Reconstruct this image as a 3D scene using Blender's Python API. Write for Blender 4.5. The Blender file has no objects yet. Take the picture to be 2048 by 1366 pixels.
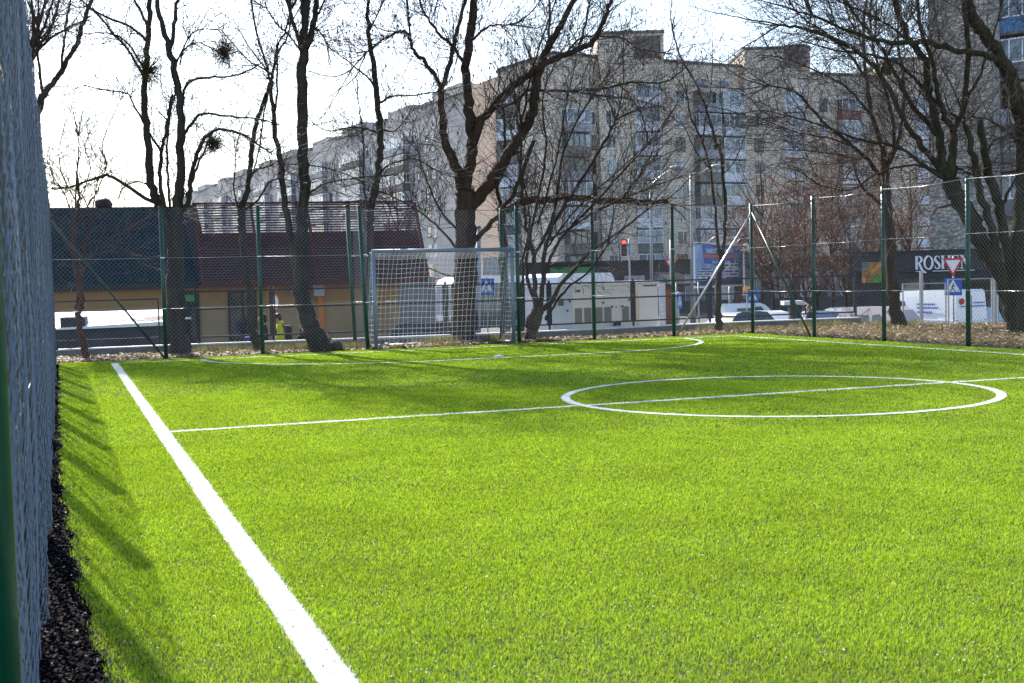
EXPO = 1.56; HAZE = 0
import bpy, math, random
import numpy as np
from mathutils import Vector, Matrix
SC = bpy.context.scene
COL = SC.collection
R = math.radians
rnd = random.Random(7)
# ---------------------------------------------------------------- camera model (photo is 2048 wide)
F, YAW, ROLL, CH = 2480.0, R(19.97), .0255, 1.37
PITCH = math.atan(121/F)
FW = Vector((math.sin(YAW), math.cos(YAW), 0)); RT = Vector((math.cos(YAW), -math.sin(YAW), 0))
def ray(px, py):
    u = (px-1024)/F; v = -(py-683)/F
    a = u*math.cos(ROLL)+v*math.sin(ROLL); b = -u*math.sin(ROLL)+v*math.cos(ROLL)
    Y = math.cos(PITCH)+b*math.sin(PITCH); Z = -math.sin(PITCH)+b*math.cos(PITCH)
    return RT*a+FW*Y+Vector((0, 0, Z))
def P(px, py, D):
    d = ray(px, py); t = D/(d.x*FW.x+d.y*FW.y); return Vector((0, 0, CH))+d*t
def G(px, py, z=0):
    d = ray(px, py); t = (z-CH)/d.z; return Vector((0, 0, CH))+d*t
def yh(px): return 562-ROLL*(px-1024)
def XY(px, D, z=0):
    p = P(px, yh(px)+(CH-z)*F/D, D); return Vector((p.x, p.y, z))
STREET = -1.7
def SZw(x, y):   # the street falls gently to the right and away
    X = max(-30, min(30, x*RT.x+y*RT.y)); D = max(20, min(95, x*FW.x+y*FW.y)); return -1.27-.02*(X+7)-.012*(D-38)
def SZ(px, D): p = XY(px, D, 0); return SZw(p.x, p.y)
# ---------------------------------------------------------------- materials
MATS = {}
def node_mat(name):
    m = bpy.data.materials.new(name); m.use_nodes = True
    nt = m.node_tree; return m, nt, nt.nodes['Principled BSDF'], nt.nodes['Material Output']
def mat(name, col, rough=.7, metal=0., var=.25, scale=3., bump=0., bscale=None, spec=.5, stretch=(1, 1, 1), coat=0):
    if name in MATS: return MATS[name]
    m, nt, b, o = node_mat(name)
    b.inputs['Roughness'].default_value = rough; b.inputs['Metallic'].default_value = metal
    b.inputs['Specular IOR Level'].default_value = spec; b.inputs['Coat Weight'].default_value = coat
    tc = nt.nodes.new('ShaderNodeTexCoord'); mp = nt.nodes.new('ShaderNodeMapping'); mp.inputs['Scale'].default_value = stretch
    nt.links.new(tc.outputs['Object'], mp.inputs[0])
    n = nt.nodes.new('ShaderNodeTexNoise'); n.inputs['Scale'].default_value = scale; n.inputs['Detail'].default_value = 6; n.inputs['Roughness'].default_value = .65
    nt.links.new(mp.outputs[0], n.inputs['Vector'])
    r = nt.nodes.new('ShaderNodeValToRGB')
    r.color_ramp.elements[0].position = .3; r.color_ramp.elements[1].position = .72
    r.color_ramp.elements[0].color = (*[max(0, c*(1-var)) for c in col], 1)
    r.color_ramp.elements[1].color = (*[min(1, c*(1+var)) for c in col], 1)
    nt.links.new(n.outputs['Fac'], r.inputs[0]); nt.links.new(r.outputs[0], b.inputs['Base Color'])
    if bump:
        n2 = nt.nodes.new('ShaderNodeTexNoise'); n2.inputs['Scale'].default_value = bscale or scale*4; n2.inputs['Detail'].default_value = 5
        nt.links.new(mp.outputs[0], n2.inputs['Vector'])
        bp = nt.nodes.new('ShaderNodeBump'); bp.inputs['Strength'].default_value = min(1, bump); bp.inputs['Distance'].default_value = .02*max(1, bump)
        nt.links.new(n2.outputs['Fac'], bp.inputs['Height']); nt.links.new(bp.outputs[0], b.inputs['Normal'])
    MATS[name] = m; return m
def brick_mat(name, c1, c2, mortar, w, h, gap, rough=.85, bump=.6, big=.25):
    m, nt, b, o = node_mat(name); b.inputs['Roughness'].default_value = rough
    tc = nt.nodes.new('ShaderNodeTexCoord'); br = nt.nodes.new('ShaderNodeTexBrick')
    nt.links.new(tc.outputs['UV'], br.inputs['Vector'])
    br.inputs['Color1'].default_value = (*c1, 1); br.inputs['Color2'].default_value = (*c2, 1); br.inputs['Mortar'].default_value = (*mortar, 1)
    br.inputs['Scale'].default_value = 1; br.inputs['Mortar Size'].default_value = gap
    br.inputs['Brick Width'].default_value = w; br.inputs['Row Height'].default_value = h
    n = nt.nodes.new('ShaderNodeTexNoise'); n.inputs['Scale'].default_value = .35; n.inputs['Detail'].default_value = 8; n.inputs['Roughness'].default_value = .7
    nt.links.new(tc.outputs['UV'], n.inputs['Vector'])
    mr = nt.nodes.new('ShaderNodeMapRange'); mr.inputs['To Min'].default_value = 1-big; mr.inputs['To Max'].default_value = 1+big
    nt.links.new(n.outputs['Fac'], mr.inputs['Value'])
    mx = nt.nodes.new('ShaderNodeMix'); mx.data_type = 'RGBA'; mx.blend_type = 'MULTIPLY'; mx.inputs['Factor'].default_value = 1
    nt.links.new(br.outputs['Color'], mx.inputs[6]); nt.links.new(mr.outputs[0], mx.inputs[7]); nt.links.new(mx.outputs[2], b.inputs['Base Color'])
    bp = nt.nodes.new('ShaderNodeBump'); bp.inputs['Strength'].default_value = bump; bp.inputs['Distance'].default_value = .02; bp.invert = True
    nt.links.new(br.outputs['Fac'], bp.inputs['Height']); nt.links.new(bp.outputs[0], b.inputs['Normal'])
    MATS[name] = m; return m
def attr_mat(name, stops, transl=0., rough=.6, spec=.3, patch=0):
    """colour picked per leaf / blade by a random attribute (real colour differences)"""
    m, nt, b, o = node_mat(name)
    b.inputs['Roughness'].default_value = rough; b.inputs['Specular IOR Level'].default_value = spec
    at = nt.nodes.new('ShaderNodeAttribute'); at.attribute_name = 'rnd'
    r = nt.nodes.new('ShaderNodeValToRGB'); e = r.color_ramp.elements
    while len(e) < len(stops): e.new(.5)
    for k, (p, c) in enumerate(stops): e[k].position = p; e[k].color = (*c, 1)
    nt.links.new(at.outputs['Fac'], r.inputs[0]); out = r.outputs[0]
    if patch:
        tc = nt.nodes.new('ShaderNodeTexCoord')
        n = nt.nodes.new('ShaderNodeTexNoise'); n.inputs['Scale'].default_value = 1.1; n.inputs['Detail'].default_value = 6
        nt.links.new(tc.outputs['Object'], n.inputs['Vector'])
        mr = nt.nodes.new('ShaderNodeMapRange'); mr.inputs['From Min'].default_value = .3; mr.inputs['From Max'].default_value = .7
        mr.inputs['To Min'].default_value = 1-patch; mr.inputs['To Max'].default_value = 1+patch
        nt.links.new(n.outputs['Fac'], mr.inputs['Value'])
        mx = nt.nodes.new('ShaderNodeMix'); mx.data_type = 'RGBA'; mx.blend_type = 'MULTIPLY'; mx.inputs['Factor'].default_value = 1
        nt.links.new(out, mx.inputs[6]); nt.links.new(mr.outputs[0], mx.inputs[7]); out = mx.outputs[2]
    nt.links.new(out, b.inputs['Base Color'])
    if transl:
        t = nt.nodes.new('ShaderNodeBsdfTranslucent'); nt.links.new(out, t.inputs[0])
        ms = nt.nodes.new('ShaderNodeMixShader'); ms.inputs[0].default_value = transl
        nt.links.new(b.outputs[0], ms.inputs[1]); nt.links.new(t.outputs[0], ms.inputs[2]); nt.links.new(ms.outputs[0], o.inputs[0])
    MATS[name] = m; return m
def emit_mat(name, col, s):
    m, nt, b, o = node_mat(name); b.inputs['Emission Color'].default_value = (*col, 1); b.inputs['Emission Strength'].default_value = s
    b.inputs['Base Color'].default_value = (*col, 1); MATS[name] = m; return m
M = MATS
mat('wire_blue', (.13, .155, .178), .5, .5, var=.2, scale=20)
mat('green_paint', (.003, .06, .032), .35, var=.15, scale=8, bump=.15)
mat('galvanised', (.26, .285, .32), .45, .6, var=.2, scale=20)
mat('galv_bright', (.6, .6, .6), .3, .9, var=.15, scale=20)
mat('goal_paint', (.20, .245, .30), .4, .15, var=.12, scale=6, bump=.1)
mat('net_cord', (.93, .93, .92), .7, var=.08)
mat('bark_grey', (.052, .042, .034), .95, var=.5, scale=6, bump=2, bscale=14, stretch=(1, 1, .25), spec=.2)
mat('bark_brown', (.066, .041, .028), .95, var=.5, scale=6, bump=2, bscale=14, stretch=(1, 1, .25), spec=.2)
mat('bark_moss', (.052, .043, .024), .95, var=.6, scale=4, bump=2, bscale=14, stretch=(1, 1, .25), spec=.2)
mat('bark_red', (.11, .05, .035), .9, var=.5, scale=6, bump=2, bscale=14, spec=.2)
mat('twig', (.055, .034, .023), .75, var=.4, scale=5)
mat('twig_rust', (.13, .065, .035), .75, var=.5, scale=5)
mat('seed', (.06, .04, .03), .8)
mat('concrete', (.17, .165, .165), .9, var=.3, scale=3, bump=.5)
mat('concrete_light', (.5, .48, .45), .85, var=.15, scale=4, bump=.3)
mat('coping', (.72, .70, .67), .6, var=.12, scale=3, bump=.2)
mat('wall_dark', (.05, .052, .065), .9, var=.4, scale=2, bump=.5)
mat('render_yellow', (.34, .235, .125), .9, var=.14, scale=1.5, bump=.3)
mat('render_ochre', (.33, .19, .075), .9, var=.14, scale=1.5, bump=.3)
mat('roof_blue', (.015, .028, .037), .8, .0, var=.25, scale=2, spec=.1)
mat('roof_red', (.075, .018, .017), .8, var=.3, scale=3)
mat('roof_plum', (.085, .04, .045), .8, var=.25, scale=3)
mat('roof_dark', (.03, .02, .022), .8, var=.3)
mat('white_paint', (.8, .8, .79), .4, var=.06, scale=2)
mat('white_roof', (.85, .84, .82), .6, var=.1, scale=2, bump=.6)
mat('pvc_white', (.82, .83, .86), .4, var=.06, scale=1)
mat('panel_white', (.72, .73, .78), .6, var=.12, scale=.7)
mat('panel_grey', (.34, .34, .37), .7, var=.2, scale=.7)
mat('panel_blue', (.05, .17, .33), .5, var=.15)
mat('panel_rust', (.24, .11, .08), .6, var=.2)
mat('panel_old', (.22, .20, .17), .8, var=.3, scale=1)
mat('frame_brown', (.10, .07, .05), .6)
mat('glass', (.10, .13, .17), .06, 0, var=.5, scale=.8, spec=1.0)
mat('glass_dark', (.015, .018, .022), .06, 0, var=.5, scale=1, spec=.8)
mat('glass_curtain', (.30, .34, .40), .15, 0, var=.4, scale=.9, spec=.8)
mat('dark_metal', (.02, .02, .022), .5, .3, var=.2)
mat('grey_metal', (.3, .31, .32), .45, .5, var=.15)
mat('black', (.012, .012, .013), .6)
mat('rubber', (.015, .015, .015), .9)
mat('cream', (.80, .74, .66), .5, var=.06, scale=1.2)
mat('cab_grey', (.60, .61, .66), .5, var=.06)
mat('vent', (.30, .25, .20), .8, var=.3, scale=40)
mat('orange', (.55, .16, .03), .6, var=.15)
mat('orange_sign', (.85, .32, .03), .5, var=.1)
mat('brown_orange', (.25, .07, .025), .7, var=.2)
mat('sign_blue', (.02, .10, .42), .4, var=.08)
mat('sign_white', (.8, .8, .8), .4, var=.04)
mat('sign_red', (.6, .03, .03), .4, var=.08)
mat('sign_black', (.01, .01, .01), .5)
mat('car_white', (.75, .76, .78), .25, var=.03, coat=.6)
mat('car_silver', (.42, .45, .5), .28, .5, var=.05, coat=.6)
mat('car_blue', (.16, .24, .32), .28, .4, var=.05, coat=.6)
mat('car_black', (.01, .01, .012), .25, var=.05, coat=.6)
mat('car_pink', (.45, .36, .36), .3, var=.05, coat=.5)
mat('car_green', (.04, .30, .03), .3, var=.1, coat=.5)
mat('bus_green', (.03, .22, .06), .35, var=.1, coat=.5)
mat('tail_red', (.5, .01, .01), .25)
mat('shop_dark', (.022, .020, .028), .5, var=.3, scale=1)
mat('mural', (.45, .20, .04), .6, var=.8, scale=3)
mat('mural_green', (.12, .28, .03), .6, var=.6, scale=3)
mat('yellow_coat', (.62, .60, .02), .7, var=.2, scale=6, bump=.6)
mat('vest', (.60, .75, .05), .6, var=.15)
mat('black_coat', (.012, .012, .015), .8, var=.3, bump=.5)
mat('navy_coat', (.02, .028, .05), .8, var=.3, bump=.5)
mat('jeans', (.08, .14, .22), .85, var=.25, scale=8)
mat('skin', (.48, .28, .19), .55, var=.08)
mat('hair', (.03, .018, .012), .6, var=.3)
mat('hair_brown', (.11, .05, .025), .6, var=.3)
mat('blue_bag', (.02, .06, .25), .7)
emit_mat('red_lamp', (1, .03, .03), 3)
# ---------------------------------------------------------------- mesh builder
class Frame:
    """local axes: u along, v outwards (towards the viewer side), w up"""
    def __init__(s, o, ang, z=None):
        s.o = Vector((o[0], o[1], o[2] if z is None else z)); s.u = Vector((math.cos(ang), math.sin(ang), 0)); s.v = Vector((math.sin(ang), -math.cos(ang), 0)); s.ang = ang
    def p(s, u, v, w): return s.o+s.u*u+s.v*v+Vector((0, 0, w))
def frame_between(a, b, z):
    a = Vector((a[0], a[1], z)); d = Vector((b[0]-a[0], b[1]-a[1])); f = Frame(a, math.atan2(d.y, d.x)); f.L = d.length; return f
ID = Frame((0, 0, 0), 0)   # v = -y
class MB:
    def __init__(s): s.v = []; s.f = []; s.m = []; s.uv = []; s.sm = []
    def face(s, pts, m=0, uv=None, smooth=False):
        i = len(s.v); s.v += [tuple(p) for p in pts]; s.f.append(tuple(range(i, i+len(pts)))); s.m.append(m); s.sm.append(smooth)
        s.uv.append(uv or [(0, 0)]*len(pts)); return s
    def fbox(s, fr, u0, u1, v0, v1, w0, w1, m=0, bev=0):
        if bev:
            return s.prism(fr, [(u0+bev, w0), (u1-bev, w0), (u1, w0+bev), (u1, w1-bev), (u1-bev, w1), (u0+bev, w1), (u0, w1-bev), (u0, w0+bev)], v0, v1, m)
        p = fr.p; c = [p(u0, v1, w0), p(u1, v1, w0), p(u1, v0, w0), p(u0, v0, w0), p(u0, v1, w1), p(u1, v1, w1), p(u1, v0, w1), p(u0, v0, w1)]
        s.face([c[0], c[1], c[5], c[4]], m, [(u0, w0), (u1, w0), (u1, w1), (u0, w1)])
        s.face([c[1], c[2], c[6], c[5]], m, [(v1, w0), (v0, w0), (v0, w1), (v1, w1)])
        s.face([c[2], c[3], c[7], c[6]], m, [(u1, w0), (u0, w0), (u0, w1), (u1, w1)])
        s.face([c[3], c[0], c[4], c[7]], m, [(v0, w0), (v1, w0), (v1, w1), (v0, w1)])
        s.face([c[4], c[5], c[6], c[7]], m, [(u0, v1), (u1, v1), (u1, v0), (u0, v0)])
        s.face([c[3], c[2], c[1], c[0]], m); return s
    def prism(s, fr, poly, v0, v1, m=0, m_side=None, smooth=False):
        """polygon in (u,w) given counter-clockwise seen from +v, extruded along v"""
        s.face([fr.p(u, v1, w) for u, w in poly], m, [(u, w) for u, w in poly])
        s.face([fr.p(u, v0, w) for u, w in reversed(poly)], m, [(u, w) for u, w in reversed(poly)])
        n = len(poly)
        for k in range(n):
            a, b = poly[k], poly[(k+1) % n]
            s.face([fr.p(b[0], v1, b[1]), fr.p(a[0], v1, a[1]), fr.p(a[0], v0, a[1]), fr.p(b[0], v0, b[1])], m if m_side is None else m_side, smooth=smooth)
        return s
    def tube(s, pts, radii, n=6, m=0, cap=True):
        pts = [Vector(p) for p in pts]
        if not isinstance(radii, (list, tuple)): radii = [radii]*len(pts)
        base = len(s.v); side = None; N = len(pts)
        cs = [(math.cos(2*math.pi*k/n), math.sin(2*math.pi*k/n)) for k in range(n)]
        for i, p in enumerate(pts):
            d = (pts[min(i+1, N-1)]-pts[max(i-1, 0)])
            if d.length < 1e-9: d = Vector((0, 0, 1))
            d.normalize()
            if side is None: side = d.cross(Vector((0, 0, 1)) if abs(d.z) < .9 else Vector((1, 0, 0)))
            side = side-d*side.dot(d); side.normalize(); up = d.cross(side); r = radii[i]
            for c, q in cs: s.v.append(tuple(p+side*(c*r)+up*(q*r)))
        for i in range(N-1):
            for k in range(n):
                a = base+i*n+k; b = base+i*n+(k+1) % n
                s.f.append((a, b, b+n, a+n)); s.m.append(m); s.sm.append(n > 3); s.uv.append([(0, 0)]*4)
        if cap:
            s.f.append(tuple(base+(N-1)*n+k for k in range(n))); s.m.append(m); s.sm.append(False); s.uv.append([(0, 0)]*n)
            s.f.append(tuple(base+k for k in reversed(range(n)))); s.m.append(m); s.sm.append(False); s.uv.append([(0, 0)]*n)
        return s
    def ball(s, c, r, m=0, nu=10, nv=7, sc=(1, 1, 1)):
        base = len(s.v); c = Vector(c)
        for j in range(nv+1):
            t = math.pi*j/nv
            for k in range(nu):
                a = 2*math.pi*k/nu; s.v.append((c.x+r*sc[0]*math.sin(t)*math.cos(a), c.y+r*sc[1]*math.sin(t)*math.sin(a), c.z+r*sc[2]*math.cos(t)))
        for j in range(nv):
            for k in range(nu):
                a = base+j*nu+k; b = base+j*nu+(k+1) % nu; s.f.append((a, a+nu, b+nu, b)); s.m.append(m); s.sm.append(True); s.uv.append([(0, 0)]*4)
        return s
    def build(s, name, mats, parent=None, kind=None):
        if not isinstance(mats, (list, tuple)): mats = [mats]
        off = WORLD_LOC.get(parent.name, Vector()) if parent else Vector()
        me = bpy.data.meshes.new(name); me.from_pydata([(x-off.x, y-off.y, z-off.z) for x, y, z in s.v], [], s.f)
        for m in mats: me.materials.append(M[m] if isinstance(m, str) else m)
        me.polygons.foreach_set('material_index', s.m); me.polygons.foreach_set('use_smooth', s.sm)
        uvl = me.uv_layers.new(name='UVMap'); flat = [c for f in s.uv for q in f for c in q]
        uvl.data.foreach_set('uv', flat); me.update()
        o = bpy.data.objects.new(name, me); COL.objects.link(o)
        if parent: o.parent = parent; WORLD_LOC[o.name] = off
        if kind: o['kind'] = kind
        return o
WORLD_LOC = {}
def thing(name, loc, label, cat, group=None):
    o = bpy.data.objects.new(name, None); COL.objects.link(o); o.location = loc; o.empty_display_size = .3
    o['label'] = label; o['category'] = cat
    if group: o['group'] = group
    WORLD_LOC[o.name] = Vector(loc); return o
def tag(o, label, cat, group=None):
    o['label'] = label; o['category'] = cat
    if group: o['group'] = group
    return o
def kids(o): return [c for c in COL.objects if c.parent == o]
def copy_tree(o, parent=None):
    c = o.copy(); COL.objects.link(c); c.parent = parent; WORLD_LOC[c.name] = Vector(WORLD_LOC.get(o.name, Vector()))
    for ch in kids(o): copy_tree(ch, c)
    return c
def fast_mesh(name, verts, loops, sizes, mats, attr=None, matidx=None, smooth=None):
    me = bpy.data.meshes.new(name); nv = len(verts)
    me.vertices.add(nv); me.vertices.foreach_set('co', np.asarray(verts, dtype=np.float32).ravel())
    me.loops.add(len(loops)); me.loops.foreach_set('vertex_index', np.asarray(loops, dtype=np.int32))
    sizes = np.asarray(sizes, dtype=np.int32); st = np.concatenate([[0], np.cumsum(sizes)[:-1]]).astype(np.int32)
    me.polygons.add(len(sizes)); me.polygons.foreach_set('loop_start', st); me.polygons.foreach_set('loop_total', sizes)
    for m in mats: me.materials.append(M[m])
    if matidx is not None: me.polygons.foreach_set('material_index', np.asarray(matidx, dtype=np.int32))
    me.update(calc_edges=True)
    if attr is not None:
        a = me.attributes.new('rnd', 'FLOAT', 'POINT'); a.data.foreach_set('value', np.asarray(attr, dtype=np.float32))
    o = bpy.data.objects.new(name, me); COL.objects.link(o); return o
def text_obj(name, s, size, m, fr, u, v, w, parent, depth=.01, width=None, align='LEFT', bold=0):
    cu = bpy.data.curves.new('t', 'FONT'); cu.body = s; cu.size = size; cu.extrude = depth/2; cu.align_x = align; cu.offset = bold; cu.resolution_u = 3
    ob = bpy.data.objects.new('t', cu); COL.objects.link(ob); bpy.context.view_layer.update()
    me = bpy.data.meshes.new_from_object(ob.evaluated_get(bpy.context.evaluated_depsgraph_get()))
    bpy.data.objects.remove(ob); me.name = name
    xs = [q.co.x for q in me.vertices]; k = 1
    if width and xs: k = width/(max(xs)-min(xs))
    off = WORLD_LOC.get(parent.name, Vector()) if parent else Vector()
    for q in me.vertices: q.co = fr.p(u+q.co.x*k, v+q.co.z, w+q.co.y)-off
    me.materials.clear(); me.materials.append(M[m])
    o = bpy.data.objects.new(name, me); COL.objects.link(o); o.parent = parent
    if parent: WORLD_LOC[o.name] = off
    return o
# ================================================================ PITCH
PX0, PX1, PY1, PY0 = .06, 15.02, 25.25, -3.0
TL, TR, GL, HW = .90, 14.2, 24.45, 12.24      # touchlines, goal line, halfway line
CX, CR, GXL, GXR, DR = 7.635, 2.40, 6.2, 9.15, 3.7
def sheet(name, poly, z, m, kind='structure', dn=None):
    mb = MB(); mb.face([(x, y, z) for x, y in poly], 0)
    if dn is not None:
        for k in range(len(poly)):
            a, b = poly[k], poly[(k+1) % len(poly)]
            mb.face([(a[0], a[1], dn), (b[0], b[1], dn), (b[0], b[1], z), (a[0], a[1], z)], 0)
    o = mb.build(name, m); o['kind'] = kind; return o
mat('turf_mat', (.03, .055, .010), .9, var=.5, scale=60, bump=1, bscale=160)
mat('line_mat', (.72, .75, .68), .8, var=.1, scale=60, bump=1, bscale=160)
mat('crumb', (.0035, .003, .004), 1., var=.6, scale=60, bump=1, bscale=120, spec=.0)
mat('soil', (.10, .075, .045), .95, var=.5, scale=4, bump=2, bscale=30)
mat('asphalt', (.075, .073, .072), .9, var=.3, scale=2, bump=.5)
mat('dry_grass', (.16, .14, .06), .95, var=.5, scale=3, bump=2, bscale=40)
EY, EX = [-3, 4.3, 5.0, 6.1, 8.2, 9.6, 14, 25.3], [.13, .12, .09, .045, -.005, -.03, -.04, -.045]
def edge_x(y): return np.interp(y, EY, EX)+.012*np.sin(np.asarray(y)*7.1)+.008*np.sin(np.asarray(y)*17.3)
sheet('pitch', [(float(edge_x(y)), float(y)) for y in np.linspace(PY1, PY0, 120)]+[(PX1, PY0), (PX1, PY1)], .004, 'turf_mat')
def ribbon(pts, w):
    L, Rr = [], []
    for i, p in enumerate(pts):
        a = Vector(pts[max(i-1, 0)]); b = Vector(pts[min(i+1, len(pts)-1)]); d = (b-a); d.normalize(); n = Vector((-d.y, d.x))*w/2
        L.append((p[0]+n.x, p[1]+n.y)); Rr.append((p[0]-n.x, p[1]-n.y))
    return L, Rr
def arc(cx, cy, r, a0, a1, n): return [(cx+r*math.cos(R(a0+(a1-a0)*k/n)), cy+r*math.sin(R(a0+(a1-a0)*k/n))) for k in range(n+1)]
LINES = {
 'left_touchline': ([(.822, -2.5), (.845, 4.3), (.918, GL)], .13, .0085),
 'right_touchline': ([(TR, 2), (TR, GL)], .10, .0085),
 'goal_line': ([(TL, GL), (TR, GL)], .10, .0125),
 'halfway_line': ([(TL, HW), (TR, HW)], .10, .0125),
 'centre_circle': (arc(CX, HW, CR, 0, 360, 90), .10, .0165),
 'penalty_area_line': (arc(GXL, GL, DR, 180, 270, 30)+arc(GXR, GL, DR, 270, 360, 30), .10, .0165),
}
for nm, (pts, w, z) in LINES.items():
    mb = MB(); L, Rr = ribbon(pts, w)
    for i in range(len(pts)-1): mb.face([(*Rr[i], z), (*Rr[i+1], z), (*L[i+1], z), (*L[i], z)])
    mb.build(nm, 'line_mat', kind='structure')
def seg_dist(x, y, pts):
    d = np.full(x.shape, 1e9)
    for (ax, ay), (bx, by) in zip(pts[:-1], pts[1:]):
        dx, dy = bx-ax, by-ay; L2 = dx*dx+dy*dy+1e-12
        t = np.clip(((x-ax)*dx+(y-ay)*dy)/L2, 0, 1); d = np.minimum(d, np.hypot(x-ax-t*dx, y-ay-t*dy))
    return d
rng = np.random.default_rng(5)
def scatter():
    X, Y, Wd, D = [], [], [], []
    for d0, d1, dens in ((2.2, 3.6, 4000), (3.6, 6, 23000), (6, 8, 18000), (8, 11, 12000), (11, 16, 6000), (16, 29, 2200)):
        hw = .44*d1+.8; n = int(2*hw*(d1-d0)*dens)
        dd = rng.uniform(d0, d1, n); ss = rng.uniform(-hw, hw, n); k = np.abs(ss) < .44*dd+.8
        dd, ss = dd[k], ss[k]
        x = dd*FW.x+ss*RT.x; y = dd*FW.y+ss*RT.y
        k = (x > -.1) & (x < PX1) & (y < PY1)
        X.append(x[k]); Y.append(y[k]); D.append(dd[k])
    return np.concatenate(X), np.concatenate(Y), np.concatenate(D)
def blades(name, x, y, d, m, kind, hmul=1., z0=.004):
    n = len(x)
    # crumb rubber gaps: shorter fibres in small patches
    pt = np.sin(x*9+np.sin(y*7)*1.7)*np.sin(y*8.3+np.sin(x*5.1)*2)
    h = rng.uniform(.010, .022, n)*hmul*(1+.22*pt); w = np.maximum(.0011, .00031*d)*rng.uniform(.7, 1.3, n)
    a = rng.uniform(0, 2*np.pi, n); la = rng.normal(-1.2, 1.5, n); lean = rng.uniform(.1, .9, n)*h
    wx, wy = np.cos(a)*w, np.sin(a)*w
    # a little of every blade faces the sun side
    dx, dy = np.cos(la)*lean, np.sin(la)*lean; z = np.full(n, z0)
    V = np.empty((n, 5, 3), np.float32)
    V[:, 0] = np.stack([x-wx, y-wy, z], 1); V[:, 1] = np.stack([x+wx, y+wy, z], 1)
    V[:, 2] = np.stack([x+wx*.8+dx*.4, y+wy*.8+dy*.4, z+h*.62], 1); V[:, 3] = np.stack([x-wx*.8+dx*.4, y-wy*.8+dy*.4, z+h*.62], 1)
    V[:, 4] = np.stack([x+dx, y+dy, z+h], 1)
    idx = (np.arange(n)*5)[:, None]; loops = (idx+np.array([0, 1, 2, 3, 3, 2, 4])[None]).ravel(); sizes = np.tile([4, 3], n)
    o = fast_mesh(name, V.reshape(-1, 3), loops, sizes, [m], attr=np.repeat(rng.uniform(0, 1, n), 5)); o['kind'] = kind; return o
attr_mat('blade', [(0, (.09, .17, .007)), (.35, (.235, .375, .014)), (.7, (.345, .505, .020)), (.93, (.48, .58, .045)), (1, (.34, .28, .05))], transl=.45, rough=.5, spec=.35, patch=.13)
attr_mat('blade_white', [(0, (.8, .8, .78)), (1, (.9, .9, .88))], transl=.3, rough=.6)
x, y, d = scatter(); wob = .004*np.sin(x*31)*np.sin(y*29)+rng.normal(0, .006, len(x))
used = np.zeros(len(x), bool)
for nm, (pts, w, z) in LINES.items():
    k = (seg_dist(x, y, pts)+wob < w/2) & ~used; used |= k
    if k.sum(): blades(nm+'_fibres', x[k], y[k], d[k], 'blade_white', 'structure', .95)
k = ~used
edge = x > edge_x(y)+.02-.05*rng.uniform(0, 1, len(x))**2
k &= edge
tf = blades('turf_fibres', x[k], y[k], d[k], 'blade', 'stuff'); tf['label'] = 'bright green artificial turf fibres over the whole pitch'
print('blades', len(x))
cl = [(rnd.uniform(0, 12), rnd.uniform(3, 14), rnd.uniform(.08, .35)) for _ in range(140)]
def crumb_pt():
    if rnd.random() < .55: c_ = rnd.choice(cl); return c_[0]+rnd.gauss(0, c_[2]), c_[1]+rnd.gauss(0, c_[2]*.6)
    return (lambda p: (p.x, p.y))(G(rnd.uniform(100, 2048), rnd.uniform(760, 1366)))
CRUMB_PT = crumb_pt
# rubber crumb strip along the left fence
sheet('rubber_strip', [(-.55, -3), (PX0+.12, -3), (PX0+.12, 25.3), (-.55, 25.3)], .0005, 'crumb')
def bits(name, n, fx, size, m, z=.0, flat=.3, kind='stuff', label=None):
    V = []; cols = []
    for _ in range(n):
        x, y = fx()
        if x is None: continue
        s = rnd.uniform(*size); a = rnd.uniform(0, 6.28); t = rnd.uniform(-flat, flat); q = rnd.uniform(-flat, flat); zz = z if not callable(z) else z(x, y)
        c, si = math.cos(a)*s, math.sin(a)*s
        pts = [(-1, 0), (0, -.6), (1, 0), (0, .6)]; h = [rnd.uniform(0, .5)*s*flat*2+.002 for _ in range(4)]
        for (pu, pv), hh in zip(pts, h): V.append((x+pu*c-pv*si, y+pu*si+pv*c, zz+abs(t*pu+q*pv)*s+hh))
        cols += [rnd.random()]*4
    n = len(V)//4; o = fast_mesh(name, V, np.arange(n*4), np.full(n, 4), [m], attr=cols); o['kind'] = kind
    if label: o['label'] = label
    return o
attr_mat('crumb_bits', [(0, (.004, .0035, .0045)), (.93, (.010, .009, .010)), (.97, (.12, .11, .09)), (1, (.45, .4, .34))], rough=.85, spec=.1)
bits('rubber_crumb', 16000, lambda: (lambda y: (float(edge_x(y))+.05-rnd.random()**1.3*.4, y))(3.5+rnd.random()**1.6*18), (.004, .012), 'crumb_bits', .001, .8, label='black rubber crumb lying along the foot of the left fence')
bits('turf_infill', 9000, lambda: (lambda q: q if PX0 < q[0] < PX1 else (None, None))(CRUMB_PT()), (.003, .008), 'crumb_bits', .012, .5, label='dark rubber infill grains showing between the turf fibres')
attr_mat('scrap_and_glint', [(0, (.45, .42, .36)), (1, (.8, .8, .78))], transl=.2)  # pale colour for scraps, also paints the white glints of the fibres
bits('turf_scraps_and_glints', 1300, lambda: ((lambda p: (p.x, p.y) if PX0 < p.x < PX1 and p.y < PY1 else (None, None))(G(rnd.uniform(150, 2048), rnd.uniform(690, 1366)))), (.002, .006), 'scrap_and_glint', .018, .5, label='tiny pale scraps and painted fibre glints scattered on the turf')
mb = MB(); c = G(998, 713, .03); mb.tube([c+Vector((-.09, .01, 0)), c+Vector((0, 0, .012)), c+Vector((.08, -.02, .004))], [.016, .03, .012], 6); tag(mb.build('paper_scrap', 'white_paint'), 'crumpled white paper scrap on the turf in front of the goal', 'litter')

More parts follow.
